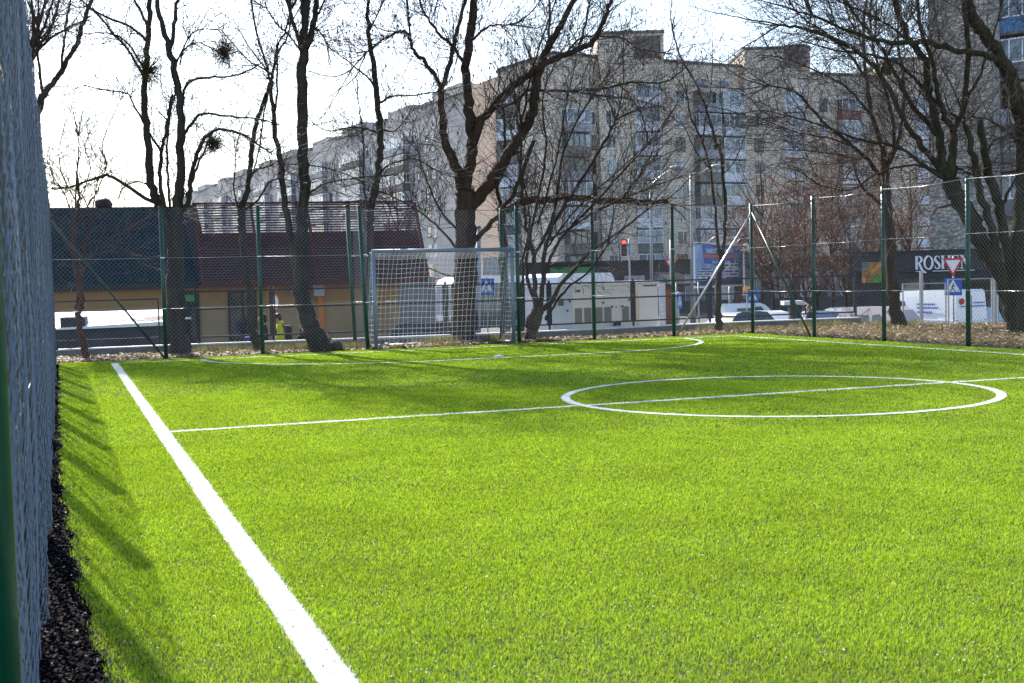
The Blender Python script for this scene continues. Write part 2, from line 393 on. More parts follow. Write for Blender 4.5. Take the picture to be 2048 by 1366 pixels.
# ================================================================ GROUND BEYOND
mb = MB(); gx = [-900, -200, -60]+list(range(-50, 91, 7))+[150, 400, 900]; gy = [-300, -20, 10]+list(range(17, 130, 7))+[250, 600, 1500]
mb.v = [(x_, y_, SZw(x_, y_)) for y_ in gy for x_ in gx]
for j in range(len(gy)-1):
    for i in range(len(gx)-1): a = j*len(gx)+i; mb.f.append((a, a+1, a+1+len(gx), a+len(gx))); mb.m.append(0); mb.sm.append(True); mb.uv.append([(0, 0)]*4)
mb.build('street_ground', 'asphalt', kind='structure')
def yw(px, y, D): return XY(px, D)
WALLP = [(-60, 24.6), (118, 25.8), (360, 26.7), (730, 27.6), (1050, 28.7), (1200, 29.5), (1355, 30.8), (1521, 31.8), (1722, 32.6)]
WP = [XY(px, D) for px, D in WALLP]
crest = [XY(1745, 32.8), XY(1800, 32.2), XY(1900, 31), XY(2060, 30), XY(2500, 28)]
poly = [(-9, -4), (34, -4)] + [(34, crest[-1].y)] + [(p.x, p.y) for p in reversed(crest)] + [(p.x, p.y) for p in reversed(WP)] + [(-9, WP[0].y)]
sheet('verge', poly, -.006, 'soil', dn=STREET)
def in_poly(x, y, pl):
    c = False; j = len(pl)-1
    for i in range(len(pl)):
        if (pl[i][1] > y) != (pl[j][1] > y) and x < (pl[j][0]-pl[i][0])*(y-pl[i][1])/(pl[j][1]-pl[i][1])+pl[i][0]: c = not c
        j = i
    return c
def verge_pt():
    while True:
        s = rnd.random()
        if s < .55: q = (rnd.uniform(-2, 17), rnd.uniform(25.35, 33))
        else: q = (rnd.uniform(15.2, 26), rnd.uniform(11, 36))
        if in_poly(q[0], q[1], poly): return q
mnd = [(rnd.uniform(15, 26), rnd.uniform(12, 34), rnd.uniform(1, 2.5)) for _ in range(0)]
attr_mat('leaves', [(0, (.07, .035, .015)), (.4, (.17, .10, .05)), (.75, (.30, .20, .12)), (1, (.58, .48, .38))], transl=.2, rough=.7)
attr_mat('straw', [(0, (.08, .09, .02)), (.5, (.19, .17, .06)), (1, (.38, .32, .14))], transl=.4, rough=.7)
bits('leaf_litter', 34000, verge_pt, (.02, .055), 'leaves', 0., .9, label='dry brown fallen leaves on the strip behind the fence')
def tufts(name, n, fp, hr, m, label):
    V = []; cols = []
    for _ in range(n):
        x, y = fp(); h = rnd.uniform(*hr); a = rnd.uniform(0, 6.28); w = rnd.uniform(.004, .009); dx, dy = rnd.gauss(0, .5)*h, rnd.gauss(0, .5)*h
        V += [(x-math.cos(a)*w, y-math.sin(a)*w, -.006), (x+math.cos(a)*w, y+math.sin(a)*w, -.006), (x+dx, y+dy, h)]; cols += [rnd.random()]*3
    o = fast_mesh(name, V, np.arange(len(V)), np.full(len(V)//3, 3), [m], attr=cols); o['kind'] = 'stuff'; o['label'] = label; return o
def tuft_pt():
    while True:
        q = verge_pt()
        if q[0] > 15 or rnd.random() < .35 or math.sin(q[0]*3)*math.sin(q[1]*2.1) > .3: return q
tufts('dry_grass_tufts', 38000, tuft_pt, (.04, .13), 'straw', 'short yellowed winter grass behind the fences')
# mounds around trunks / along the far edge
def mound(c, r, h, label):
    mb = MB(); n = 20; rings = 6; base = []
    for j in range(rings+1):
        t = j/rings
        for k in range(n):
            a = 6.283*k/n; rr = r*t*(1+.15*math.sin(3*a+c.x)); base.append((c.x+rr*math.cos(a), c.y+rr*math.sin(a)*.7, h*(math.cos(math.pi*min(1, t))+1)/2*(1+.2*math.sin(5*a+t*4))-.008))
    mb.v = base
    for j in range(rings):
        for k in range(n):
            a = j*n+k; b = j*n+(k+1) % n; mb.f.append((a, b, b+n, a+n)); mb.m.append(0); mb.sm.append(True); mb.uv.append([(0, 0)]*4)
    mb.build('earth_mound', 'dry_grass', kind='structure')
hum = [(XY(a, d), r) for a, d, r in ((560, 26.3, .6), (615, 26.1, .4), (700, 26.2, .5), (430, 26.2, .8), (1450, 30.6, .8), (1640, 31.5, .9), (1795, 30.6, .8), (880, 27.6, .6), (1000, 27.9, .5))]
def hum_pt():
    c, r = rnd.choice(hum); a = rnd.uniform(0, 6.28); q = r*rnd.random()**.6; return c.x+q*math.cos(a), c.y+q*math.sin(a)*.5
tufts('golden_grass_clumps', 9000, hum_pt, (.06, .24), 'straw', 'taller golden grass clumps round the tree feet')

# ================================================================ RETAINING WALL + RAILING
w0 = thing('retaining_wall', WP[2], 'low grey concrete retaining wall with pale coping behind the far fence', 'wall')
for a, b in zip(WP[1:-1], WP[2:]):
    fr = frame_between(a, b, 0)
    MB().fbox(fr, 0, fr.L, -.18, 0, STREET, .16).build('wall_panel', 'concrete', w0)
    MB().fbox(fr, 0, fr.L, -.20, .015, .162, .19).build('coping', 'coping', w0)
MB().fbox(frame_between(WP[0], WP[1], 0), 0, (WP[1]-WP[0]).length, -.18, 0, STREET, .16).build('wall_panel', 'concrete', w0)
rl = thing('railing', WP[3], 'black steel railing of framed panels standing on the low retaining wall', 'railing')
def rail_run(px0, D0, px1, D1, ztop, n, rails=(1.05, .42, .06), z0=.205):
    a, b = XY(px0, D0), XY(px1, D1); fr = frame_between(a, b, 0); L = fr.L/n
    for i in range(n):
        u0, u1 = i*L+.03, (i+1)*L-.03; mb = MB(); t = .018
        mb.fbox(fr, u0, u1, -.1-t, -.1+t, ztop-2*t, ztop); mb.fbox(fr, u0, u1, -.1-t, -.1+t, z0+.10, z0+.10+2*t)
        for q in rails[1:2]: mb.fbox(fr, u0+2*t, u1-2*t, -.1-t, -.1+t, ztop-q, ztop-q+2*t)
        for uu in (u0, u1-2*t): mb.fbox(fr, uu, uu+2*t, -.1-t, -.1+t, z0+.10+2*t+.001, ztop-2*t-.001)
        mb.build('rail_panel', 'dark_metal', rl)
    for i in range(n+1):
        MB().fbox(fr, i*L-.02, i*L+.02, -.12, -.08, z0, ztop+.06).build('rail_post', 'dark_metal', rl)
rail_run(395, 26.9, 548, 27.2, 1.33, 1)
rail_run(548, 27.2, 735, 27.7, 1.33, 1)
rail_run(735, 27.7, 1050, 28.7, 1.33, 2)
rail_run(1050, 28.7, 1104, 29.0, 1.3, 1)
rail_run(1104, 29.0, 1272, 30.1, 1.3, 1)
rail_run(1272, 30.1, 1425, 31.2, 1.30, 1)
rail_run(1425, 31.2, 1590, 32.1, 1.30, 1)
rail_run(1590, 32.1, 1716, 32.6, 1.30, 1)
r2 = thing('railing', XY(1850, 37), 'thin grey railing with two tall posts in front of the large white van', 'railing')
for a, b, zt in ((1805, 1893, 1.0), (1896, 1985, 1.1), (1995, 2100, 1.1)):
    A, B = XY(a, 36.6), XY(b, 36.6); fr = frame_between(A, B, 0); mb = MB()
    mb.fbox(fr, 0, fr.L, -.02, .02, zt-.03, zt); mb.fbox(fr, 0, .035, -.02, .02, -.5, zt-.032); mb.fbox(fr, fr.L-.035, fr.L, -.02, .02, -.5, zt-.032); mb.build('rail_panel', 'grey_metal', r2)
for px in (1843, 1990): MB().fbox(Frame(XY(px, 36.4), 0), -.04, .04, -.04, .04, -.5, 1.35).build('rail_post', 'grey_metal', r2)

# ================================================================ CHAIN LINK FENCES
def wires(mb, a, b, h, z0, bulge, step, wr, sp, m=0, seed=0, phase=0):
    """crossing diagonal wires of a woven mesh between two ground points"""
    rr = random.Random(seed); a = Vector((a[0], a[1], 0)); b = Vector((b[0], b[1], 0)); d = b-a; L = d.length; d.normalize(); nrm = Vector((d.y, -d.x, 0))
    H = h-z0; k = sp*math.sqrt(2)
    for sgn in (1, -1):
        s = -H+(.3*k if sgn > 0 else .8*k)
        while s < L:
            u0, w0_ = s, 0.; u1, w1_ = s+H, H
            if u0 < 0: w0_ = -u0; u0 = 0
            if u1 > L: w1_ = H-(u1-L); u1 = L
            if w1_-w0_ > .03:
                n = max(1, int((w1_-w0_)/step)); pts = []
                for i in range(n+1):
                    t = i/n; u = u0+(u1-u0)*t; w = w0_+(w1_-w0_)*t
                    uu = u if sgn > 0 else L-u
                    off = bulge(phase+uu, w+z0)
                    pts.append(a+d*uu+nrm*(off+.0018*sgn)+Vector((0, 0, z0+w)))
                mb.tube(pts, wr, 3, m, cap=False)
            s += k
def post(mb, x, y, h, r=.042, lean=0):
    n = 10; mb.tube([(x, y, -.1), (x+lean, y, h)], r, n); return mb
# --- left fence
fl = thing('chain_link_fence', (-.12, 2.7, 0), 'grey wire mesh fence along the left touchline with green posts, seen edge on', 'fence', 'chain link fences round the pitch')
YL = [.3, 2.7, 5.1, 7.5, 9.9, 12.3, 14.7, 17.05, 19.4, 21.8, 24.1, 25.3]
for yy in YL[1:]: post(MB(), -.175 if yy > 3 else -.14, yy, 3.02, .050 if yy > 3 else .036).build('post', 'green_paint', fl)
def bulL(u, z):
    return .011*math.sin(u*2.6+z*.7+.6)+.008*math.sin(u*6.1+2*z)+.006*math.sin(z*3.1+u)+.010*math.sin(u*12.3+.8*math.sin(z*2+u))+.006*math.sin(u*21.7+z*1.7)
for i in range(1, len(YL)-1):
    mb = MB(); wires(mb, (-.122, YL[i]+.03), (-.122, YL[i+1]), 2.98, .05, bulL, .09 if YL[i] < 10 else .14, .0021, .056, seed=i, phase=YL[i])
    mb.build('wire_mesh', 'wire_blue', fl)
for z in (1., 2., 2.96): MB().tube([(-.128, 2.7+k*.6, z) for k in range(38)], .0022, 4).build('tension_wire', 'galv_bright', fl)
# --- far fence
ff = thing('chain_link_fence', (7.5, 25.3, 0), 'wire mesh fence with green posts behind the goal across the far end', 'fence', 'chain link fences round the pitch')
YF = 25.33
FP = [(-.12, 25.3), (1.93, 25.35), (3.83, 25.4), (6.03, 25.45), (6.02, 26.55), (9.42, 26.45), (9.42, 25.45), (11.17, 25.35), (13.13, 25.3), (15.13, 25.2)]
def bul2(u, z): return .012*math.sin(u*2.2+z)+.008*math.sin(z*3+u*5)
for i, (x_, y_) in enumerate(FP[1:]): post(MB(), x_, y_, 3.02, .042, lean=-.10 if i in (2, 3) else 0).build('post', 'green_paint', ff)
for i in range(len(FP)-1):
    a, b = Vector(FP[i]), Vector(FP[i+1]); dn = (b-a).normalized(); o_ = Vector((dn.y, -dn.x))*.036
    mb = MB(); wires(mb, a+o_, b+o_, 2.98, .05, bul2, .5, .0015, .060, seed=20+i); mb.build('wire_mesh', 'galvanised', ff)
    for z in (1., 2.): MB().tube([(*(a+o_), z), (*((a+b)/2+o_), z-.01), (*(b+o_), z)], .0022, 4).build('tension_wire', 'galv_bright', ff)
    MB().tube([(*(a+o_), 2.97), (*(b+o_), 2.97)], .006, 5).build('top_wire', 'green_paint' if i < 7 else 'galv_bright', ff)
MB().tube([(-.1, 25.28, 2.75), (1.9, 25.3, .02)], .02, 8).build('brace', 'green_paint', ff)
MB().tube([(15.1, 25.16, 2.78), (13.17, 25.24, .02)], .022, 8).build('brace', 'galv_bright', ff)
for (x_, y_) in FP[1:]:
    mb = MB()
    for z in (1., 2.): mb.fbox(Frame((x_, y_, z), 0), -.04, .04, -.045, .045, -.008, .008)
    mb.build('clamp', 'galv_bright', ff)
# --- right fence
fr_ = thing('chain_link_fence', (15.1, 20, 0), 'wire mesh fence with green posts along the right side, leaf strewn grass behind', 'fence', 'chain link fences round the pitch')
YR = [25.2, 22.75, 20.35, 17.95, 15.55, 13.1, 10.7]
for yy in YR[1:]: post(MB(), 15.17, yy, 3.02, .042).build('post', 'green_paint', fr_)
for i in range(len(YR)-1):
    mb = MB(); wires(mb, (15.12, YR[i]), (15.12, YR[i+1]), 2.98, .05, bul2, .5, .0015, .060, seed=40+i); mb.build('wire_mesh', 'galvanised', fr_)
    for z in (1., 2.): MB().tube([(15.12, YR[i], z), (15.12, (YR[i]+YR[i+1])/2, z-.015), (15.12, YR[i+1], z)], .0028, 4).build('tension_wire', 'galv_bright', fr_)
    MB().tube([(15.12, YR[i], 2.97), (15.12, (YR[i]+YR[i+1])/2, 2.93), (15.12, YR[i+1], 2.97)], .005, 5).build('top_wire', 'galv_bright', fr_)
MB().tube([(15.1, 25.1, 2.8), (15.1, 22.8, .02)], .022, 8).build('brace', 'green_paint', fr_)

# ================================================================ GOAL
GY, GX0, GX1, GH = 25.42, 6.2, 9.28, 2.06
gl = thing('football_goal', ((GX0+GX1)/2, GY, 0), 'grey framed football goal with white square net at the far end of the pitch', 'football goal')
for nm, gx in (('l', GX0), ('r', GX1)):
    MB().tube([(gx, GY, 0), (gx, GY, GH)], .04, 12).build('goal_post', 'goal_paint', gl)
    MB().tube([(gx, GY, GH-.02), (gx, GY+.22, GH-.03), (gx, GY+.3, GH-.12), (gx, GY+.88, .04)], .03, 8).build('back_stay', 'goal_paint', gl)
    MB().tube([(gx, GY, .035), (gx, GY+.9, .035)], .03, 8).build('ground_bar', 'goal_paint', gl)
MB().tube([(GX0-.04, GY, GH), (GX1+.04, GY, GH)], .042, 12).build('crossbar', 'goal_paint', gl)
MB().tube([(GX0, GY+.9, .035), (GX1, GY+.9, .035)], .03, 8).build('ground_bar', 'goal_paint', gl)
mb = MB(); prof = [(.04, GH-.03), (.25, GH-.06), (.33, GH-.16), (.50, 1.5), (.66, 1.0), (.80, .5), (.90, .07)]
def netp(u, s):  # s 0..1 down the profile
    t = s*(len(prof)-1); i = min(int(t), len(prof)-2); q = t-i
    yv = prof[i][0]*(1-q)+prof[i+1][0]*q; zv = prof[i][1]*(1-q)+prof[i+1][1]*q
    sag = .035*math.sin(math.pi*u)*math.sin(math.pi*s); return Vector((GX0+(GX1-GX0)*u+.012*math.sin(u*37+s*9)*math.sin(math.pi*s), GY+yv+sag+.01*math.sin(u*23), zv+.012*math.sin(u*14+s*5)*math.sin(math.pi*s)))
ss = [0, .07, .167, .21]+[.25+.75*k/18 for k in range(19)]
for k in range(31): mb.tube([netp(k/30, s) for s in ss], .0028, 3, cap=False)
for s in ss: mb.tube([netp(k/30, s) for k in range(31)], .0028, 3, cap=False)
for gx in (GX0, GX1):   # side nets
    for k in range(1, 20):
        z = GH*k/20; yb = np.interp(GH-z, [0, .16, .5, 1.0, 1.5, 2.0], [.25, .33, .5, .66, .8, .9]); mb.tube([(gx, GY+yb*t/4, z-.02*math.sin(math.pi*t/4)) for t in range(5)], .0026, 3, cap=False)
    for k in range(1, 9):
        yb = .1*k; zt = np.interp(yb, [.25, .33, .5, .66, .8, .9], [GH-.05, GH-.16, 1.5, 1.0, .5, .05]); mb.tube([(gx, GY+yb, .04), (gx, GY+yb+.01, zt/2), (gx, GY+yb, zt)], .0026, 3, cap=False)
mb.build('net', 'net_cord', gl)
# ================================================================ TREES
def catmull(pts, per=5):
    out = []; n = len(pts)
    for i in range(n-1):
        p0 = pts[max(i-1, 0)]; p1 = pts[i]; p2 = pts[i+1]; p3 = pts[min(i+2, n-1)]
        for k in range(per):
            t = k/per; out.append(.5*((2*p1)+(p2-p0)*t+(2*p0-5*p1+4*p2-p3)*t*t+(3*p1-p0-3*p2+p3)*t**3))
    out.append(pts[-1]); return out
class Tree:
    def __init__(s, name, label, D, base_px, seed, bark='bark_grey', twig='twig', group=None, cat='tree', jit=1.):
        s.D = D; s.r = random.Random(seed); s.tr = MB(); s.cr = MB(); s.limbs = []; s.bark = bark; s.twig = twig; s.jit = jit
        b = XY(base_px, D, 0); s.root = thing(name, b, label, cat, group); s.steps = 0; s.cap = 26000
    def limb(s, pts, w, spread=0, spawn=True, n=8):
        """pts in photo pixels; the limb wanders in depth as well"""
        r = s.r; V = []; dd = s.D; L = len(pts); ph = r.uniform(-1, 1)*spread
        for i, q in enumerate(pts):
            off = ph*(i/(L-1))**1.2*s.jit + (r.uniform(-.12, .12) if 0 < i else 0)*(1 if spread else .3)
            V.append(P(q[0], q[1], dd+off))
        if isinstance(w, (int, float)): w = [w, w*.6]
        W = list(np.interp(np.linspace(0, 1, L), np.linspace(0, 1, len(w)), w))
        cv = catmull(V, 5); rad = np.interp(np.linspace(0, 1, len(cv)), np.linspace(0, 1, L), W)*s.D/F/2
        rad = [float(a)*(1+r.uniform(-.06, .06)) for a in rad]
        for i in range(1, len(cv)-1): cv[i] = cv[i]+Vector((r.gauss(0, 1), r.gauss(0, 1), r.gauss(0, 1)))*min(.018, rad[i]*.35)
        i0 = len(s.tr.v); nn = 14 if max(rad) > .09 else (n if max(rad) > .05 else 6); s.tr.tube(cv, rad, nn)
        if max(rad) > .05:
            for i, c in enumerate(cv):
                for k in range(nn):
                    j = i0+i*nn+k; q = Vector(s.tr.v[j]); s.tr.v[j] = tuple(c+(q-c)*(1+.09*math.sin(k*2.4+i*.35+s.D)+r.uniform(-.07, .07)))
        if spawn: s.limbs.append((cv, rad))
        return cv
    def base_flare(s, px, wpx):
        p = XY(px, s.D, 0); r0 = wpx*s.D/F/2
        s.tr.tube([p+Vector((0, 0, -.15)), p+Vector((0, 0, .05)), p+Vector((0, 0, .3))], [r0*1.7, r0*1.35, r0], 10)
    def grow(s, p, d, L, rad, lev, up=.15, kids=.4, wig=.25, step=.14, maxlev=3, tipm=0):
        if s.steps > s.cap: return
        r = s.r; n = max(2, int(L/step)); pts = [p.copy()]; rs = [rad]; d = d.normalized(); q = p.copy()
        for i in range(n):
            d = (d+Vector((r.gauss(0, wig), r.gauss(0, wig), r.gauss(0, wig)+up))*.55).normalized()
            q = q+d*step*r.uniform(.7, 1.3); pts.append(q.copy()); f = 1-(i+1)/n; rs.append(max(.0034, rad*(.3+.7*f))); s.steps += 1
            if lev < maxlev and r.random() < kids and i < n:
                a = r.uniform(.5, 1.05); ax = Vector((r.gauss(0, 1), r.gauss(0, 1), r.gauss(0, 1))).normalized()
                dd = (d*math.cos(a)+d.cross(ax).normalized()*math.sin(a))
                s.grow(q, dd, L*r.uniform(.35, .62), max(.0034, rs[-1]*.68), lev+1, up, kids, wig, step*.85, maxlev, tipm)
        s.cr.tube(pts, rs, 3 if rad < .012 else 5, 0, cap=False)
        if tipm and r.random() < tipm:
            z = r.uniform(.04, .09); w = r.uniform(.012, .022); s.cr.tube([q, q-Vector((0, 0, z*.3)), q-Vector((0, 0, z))], [.004, w, .004], 4, 1)
    def twigs(s, n, L=(.5, 1.4), rad=.011, zmin=1.5, up=.12, kids=.4, wig=.28, maxlev=3, tipm=0, thin=1.):
        r = s.r; cands = []
        for cv, rads in s.limbs:
            for i in range(1, len(cv)):
                if cv[i].z > zmin: cands.append((cv, rads, i, 1/(rads[i]+.02)**thin))
        tot = [c[3] for c in cands]
        for cv, rads, i, _ in r.choices(cands, tot, k=n):
            d = (cv[i]-cv[i-1]).normalized(); a = r.uniform(.5, 1.2); ax = Vector((r.gauss(0, 1), r.gauss(0, 1), r.gauss(0, 1))).normalized()
            dd = d*math.cos(a)+d.cross(ax).normalized()*math.sin(a)
            s.grow(cv[i], dd, r.uniform(*L), min(rad*r.uniform(.6, 1.3), rads[i]*.7), 1, up, kids, wig, .14, maxlev, tipm)
        # continue limb tips
        for cv, rads in s.limbs:
            if rads[-1] < .06:
                d = (cv[-1]-cv[-2]).normalized()
                if cv[-1].z > 7.2:
                    for _ in range(5): s.grow(cv[-1], d+Vector((r.gauss(0, .5), r.gauss(0, .5), r.gauss(.1, .3))), r.uniform(2.2, 4.0), max(.03, min(rads[-1], .05)), 0, .1, .6, .2, .2, 3)
                for _ in range(3): s.grow(cv[-1], d+Vector((r.gauss(0, .35), r.gauss(0, .35), r.gauss(0, .3))), r.uniform(*L)*1.5, min(rads[-1], .02), 1, up, kids, wig, .16, maxlev, tipm)
    def done(s, red=None):
        s.tr.build('trunk', [s.bark], s.root); s.cr.build('crown', [s.twig, 'seed'], s.root); print(s.root.name, s.steps)
        return s.root
if 1:
    t = Tree('bare_tree', 'dark bare tree forking in a wide V above the left fence', 32, 40, 1, jit=1)
    t.limb([(38, 690), (40, 560), (48, 400), (60, 290), (78, 215), (88, 188)], [20, 18, 16, 15, 14], n=10)
    t.limb([(88, 192), (110, 160), (130, 130), (155, 85), (172, 30), (196, -30), (210, -90)], [12, 6], 1)
    t.limb([(121, 143), (128, 90), (135, 30), (146, -40), (150, -90)], [6, 3], 1)
    t.limb([(86, 190), (80, 150), (73, 90), (66, 30), (58, -50)], [7, 4], 1)
    t.limb([(52, 130), (68, 90), (85, 62), (100, 20), (118, -40)], [8, 4], 1); t.limb([(44, 290), (42, 210), (52, 130)], [10, 8], 0)
    t.limb([(60, 140), (78, 92), (95, 70), (108, 40), (116, 10), (122, -40)], [6, 4], 1)
    t.twigs(190, (.6, 1.6), .01, 4.5); t.done()

    t = Tree('bare_tree', 'small crooked bare tree beside the corner of the fence, thick with fine low twigs', 25.0, 168, 2, 'bark_red')
    t.limb([(176, 726), (168, 695), (160, 660), (158, 630), (163, 600), (155, 560), (150, 520), (146, 470), (152, 430), (158, 390)], [17, 13, 11, 9, 7, 5])
    t.limb([(163, 640), (152, 615), (158, 590), (163, 560), (164, 520), (172, 480), (185, 440)], [8, 3.5], .5)
    for p_, w_ in (([(155, 560), (195, 500), (235, 470), (310, 430), (360, 425)], 3.5), ([(150, 510), (120, 470), (95, 440)], 3), ([(150, 450), (130, 390), (105, 350), (100, 330)], 3),
                   ([(150, 450), (152, 380), (158, 300), (155, 270)], 4), ([(152, 440), (190, 390), (212, 330), (205, 285), (240, 200)], 3), ([(164, 520), (210, 505), (260, 510)], 3),
                   ([(152, 430), (180, 340), (170, 290), (190, 250)], 2.5), ([(150, 400), (125, 350), (118, 300), (130, 250)], 2.5)): t.limb(p_, w_, .8)
    t.twigs(300, (.4, 1.1), .007, 1.4, up=.02, kids=.42, wig=.34, thin=.6); t.done()

    t = Tree('bare_tree', 'tall bare tree with three dark stems rising beside the leftmost full fence panel', 25.7, 355, 3)
    t.limb([(362, 722), (356, 690), (351, 640), (352, 580), (350, 520), (352, 460), (358, 400), (362, 330), (362, 240), (355, 170), (337, 95), (318, 30), (303, -50), (295, -120)], [50, 40, 36, 34, 32, 27, 20, 16, 15, 13, 11, 9, 8, 6], n=12)
    t.limb([(348, 520), (335, 455), (318, 415), (304, 370), (296, 300), (289, 230), (289, 150), (297, 70), (300, 0), (305, -70), (308, -130)], [20, 18, 14, 11, 9, 6], .5)
    t.limb([(300, 60), (285, 30), (268, -5), (262, -60)], [7, 4], .6)
    t.limb([(350, 480), (340, 440), (322, 385), (321, 320), (330, 270), (340, 215), (345, 190)], [10, 5], .5)
    t.limb([(340, 440), (338, 380), (334, 310), (340, 230), (352, 180)], [6, 4], .4)
    t.limb([(337, 420), (265, 380), (212, 352), (150, 372), (105, 378)], [9, 3], .8)
    t.limb([(322, 395), (285, 365), (250, 372), (238, 395)], [4, 2], .8)
    t.limb([(365, 420), (378, 390), (386, 330), (402, 290), (425, 262), (465, 262), (505, 280), (545, 310)], [11, 3], .8)
    t.limb([(380, 400), (385, 360), (400, 320), (420, 275)], [7, 3], .6)
    t.limb([(366, 270), (385, 245), (405, 228), (450, 232), (515, 238), (560, 250)], [7, 2.5], .8)
    t.limb([(365, 190), (378, 165), (410, 155), (460, 153), (500, 140), (525, 125)], [6, 2.5], .8)
    t.limb([(322, 300), (300, 270), (265, 205), (255, 188), (210, 180), (165, 170)], [5, 2], .8)
    t.limb([(289, 160), (262, 110), (225, 65), (190, 25), (150, -10)], [6, 3], .8)
    t.limb([(290, 80), (265, 55), (215, 35), (165, 10)], [6, 3], .6)
    t.limb([(289, 140), (255, 85), (215, 66), (165, 68)], [5, 2], .6)
    t.limb([(340, 100), (350, 50), (355, 0), (368, -60)], [9, 5], .6)
    t.limb([(352, 130), (372, 85), (395, 60), (440, 60)], [4, 2], .6)
    t.limb([(360, 130), (368, 100), (395, 85), (430, 100), (450, 95)], [4, 2], .5)
    t.twigs(520, (.5, 1.5), .008, 2.6, kids=.38, wig=.3); t.done()

    t = Tree('bare_tree', 'slender bare tree curving left then right between two thick trunks', 26.2, 520, 4)
    t.limb([(532, 712), (515, 690), (503, 650), (497, 590), (488, 530), (485, 470), (482, 425), (495, 380), (503, 310), (512, 250), (532, 190), (540, 160)], [20, 16, 14, 13, 12, 11, 9, 8, 6])
    t.limb([(540, 165), (530, 120), (512, 60), (502, 0), (498, -60)], [5, 3], .4)
    t.limb([(540, 165), (552, 120), (556, 90), (572, 60), (580, 20)], [5, 3], .4)
    t.limb([(541, 165), (528, 225), (518, 300), (505, 350)], [4, 3], .4)
    t.limb([(482, 430), (468, 385), (470, 340), (472, 300)], [4, 2], .5)
    t.limb([(483, 425), (515, 400), (545, 360), (600, 365)], [5, 2], .8)
    t.limb([(500, 350), (525, 335), (570, 328), (650, 335), (720, 360)], [4, 2], .8)
    t.twigs(200, (.4, 1.2), .007, 2.8); t.done()

    t = Tree('bare_tree', 'tall thick straight bare trunk leaning left at its foot, left of the goal', 25.9, 650, 5)
    t.limb([(660, 708), (640, 690), (622, 655), (612, 620), (604, 575), (603, 500), (606, 420), (607, 330), (605, 240), (604, 150), (609, 80), (614, 20), (612, -50), (610, -120)], [58, 46, 36, 32, 29, 26, 22, 21, 20, 20, 17, 13, 11, 9], n=12)
    t.limb([(604, 590), (592, 545), (580, 470), (570, 400), (561, 330), (549, 240), (542, 180), (543, 150)], [16, 14, 13, 11, 8, 6], .3)
    t.limb([(545, 250), (553, 200), (556, 110), (572, 80), (580, 50)], [5, 3], .3)
    t.limb([(604, 105), (592, 60), (575, 10), (562, -50)], [9, 6], .5)
    t.limb([(609, 90), (608, 40), (604, -20), (602, -90)], [12, 8], .3)
    t.limb([(612, 95), (625, 60), (632, 10), (640, -60)], [14, 9], .5)
    t.limb([(600, 100), (578, 70), (555, 50), (535, 20), (520, 10)], [4, 2], .5)
    t.limb([(618, 65), (632, 58), (645, 70), (655, 90)], [4, 2], .3)
    t.limb([(607, 395), (650, 368), (720, 355), (790, 350)], [4, 2], .8); t.limb([(624, 50), (640, 20), (655, -10)], [5, 3], .5)
    t.twigs(210, (.4, 1.3), .008, 3.2, kids=.33); t.done()

    t = Tree('bare_tree', 'bare tree with a wavy dark stem just left of and behind the goal', 27.6, 742, 6)
    t.limb([(748, 700), (744, 640), (740, 560), (738, 490), (738, 440), (746, 390), (758, 330), (760, 270), (754, 190), (748, 140), (738, 70), (735, 20), (744, -30), (765, -70)], [18, 17, 16, 15, 14, 13, 12, 10, 8, 5, 4])
    t.limb([(737, 430), (728, 370), (727, 290), (722, 240), (715, 190)], [5, 2], .5)
    t.limb([(760, 270), (735, 258), (700, 255), (660, 262), (630, 250)], [4, 2], .7)
    t.limb([(753, 180), (735, 155), (705, 130), (678, 110)], [5, 2], .7)
    t.limb([(761, 205), (785, 192), (830, 190), (880, 182)], [5, 2], .8)
    t.limb([(765, 260), (790, 262), (810, 240)], [4, 2], .5); t.limb([(762, 340), (790, 325), (830, 318), (880, 345)], [5, 2], .7)
    t.limb([(740, 60), (755, 30), (768, 0), (785, -40)], [3, 2], .5)
    t.twigs(260, (.5, 1.3), .007, 3.0, kids=.4); t.done()

    t = Tree('bare_tree', 'large dark spreading tree behind the goal with seed clusters on its right branches', 28.4, 925, 7, 'bark_brown')
    t.limb([(926, 694), (927, 650), (930, 590), (931, 520), (929, 460), (930, 410), (932, 380)], [62, 52, 46, 44, 42, 40, 36], n=12)
    t.limb([(928, 400), (916, 350), (903, 315), (888, 283), (884, 234), (883, 175)], [22, 18, 15, 12], .3)
    t.limb([(883, 178), (863, 141), (845, 118), (829, 105), (820, 80), (813, 66), (797, 64), (780, 72), (758, 85), (733, 105)], [9, 7, 6, 3], .9)
    t.limb([(822, 82), (818, 50), (816, 20), (810, -30)], [5, 3], .5)
    t.limb([(883, 178), (900, 123), (908, 80), (920, 40), (935, -20), (942, -80)], [10, 6], .5)
    t.limb([(933, 132), (915, 105), (900, 88), (878, 68), (860, 43), (845, 20), (838, -20)], [8, 4], .6)
    t.limb([(925, 400), (935, 350), (943, 290), (940, 220), (933, 150), (938, 80), (948, 20), (952, -50), (950, -120)], [24, 22, 19, 17, 15, 13], .3, n=10)
    t.limb([(945, 80), (965, 62), (980, 52), (1010, 50)], [6, 3], .6)
    t.limb([(934, 420), (965, 385), (1000, 335), (1031, 286), (1055, 246), (1068, 205), (1077, 148), (1092, 100), (1110, 70), (1135, 25), (1160, -30)], [26, 24, 20, 18, 15, 12, 9], .6, n=10)
    t.limb([(945, 290), (960, 245), (985, 215), (1020, 178), (1045, 156), (1082, 133), (1132, 108), (1180, 90), (1203, 52), (1222, 5), (1240, -50)], [18, 16, 13, 10, 6], 1.2)
    t.limb([(1132, 108), (1160, 76), (1200, 74), (1245, 76), (1280, 98), (1345, 108)], [5, 2], 1)
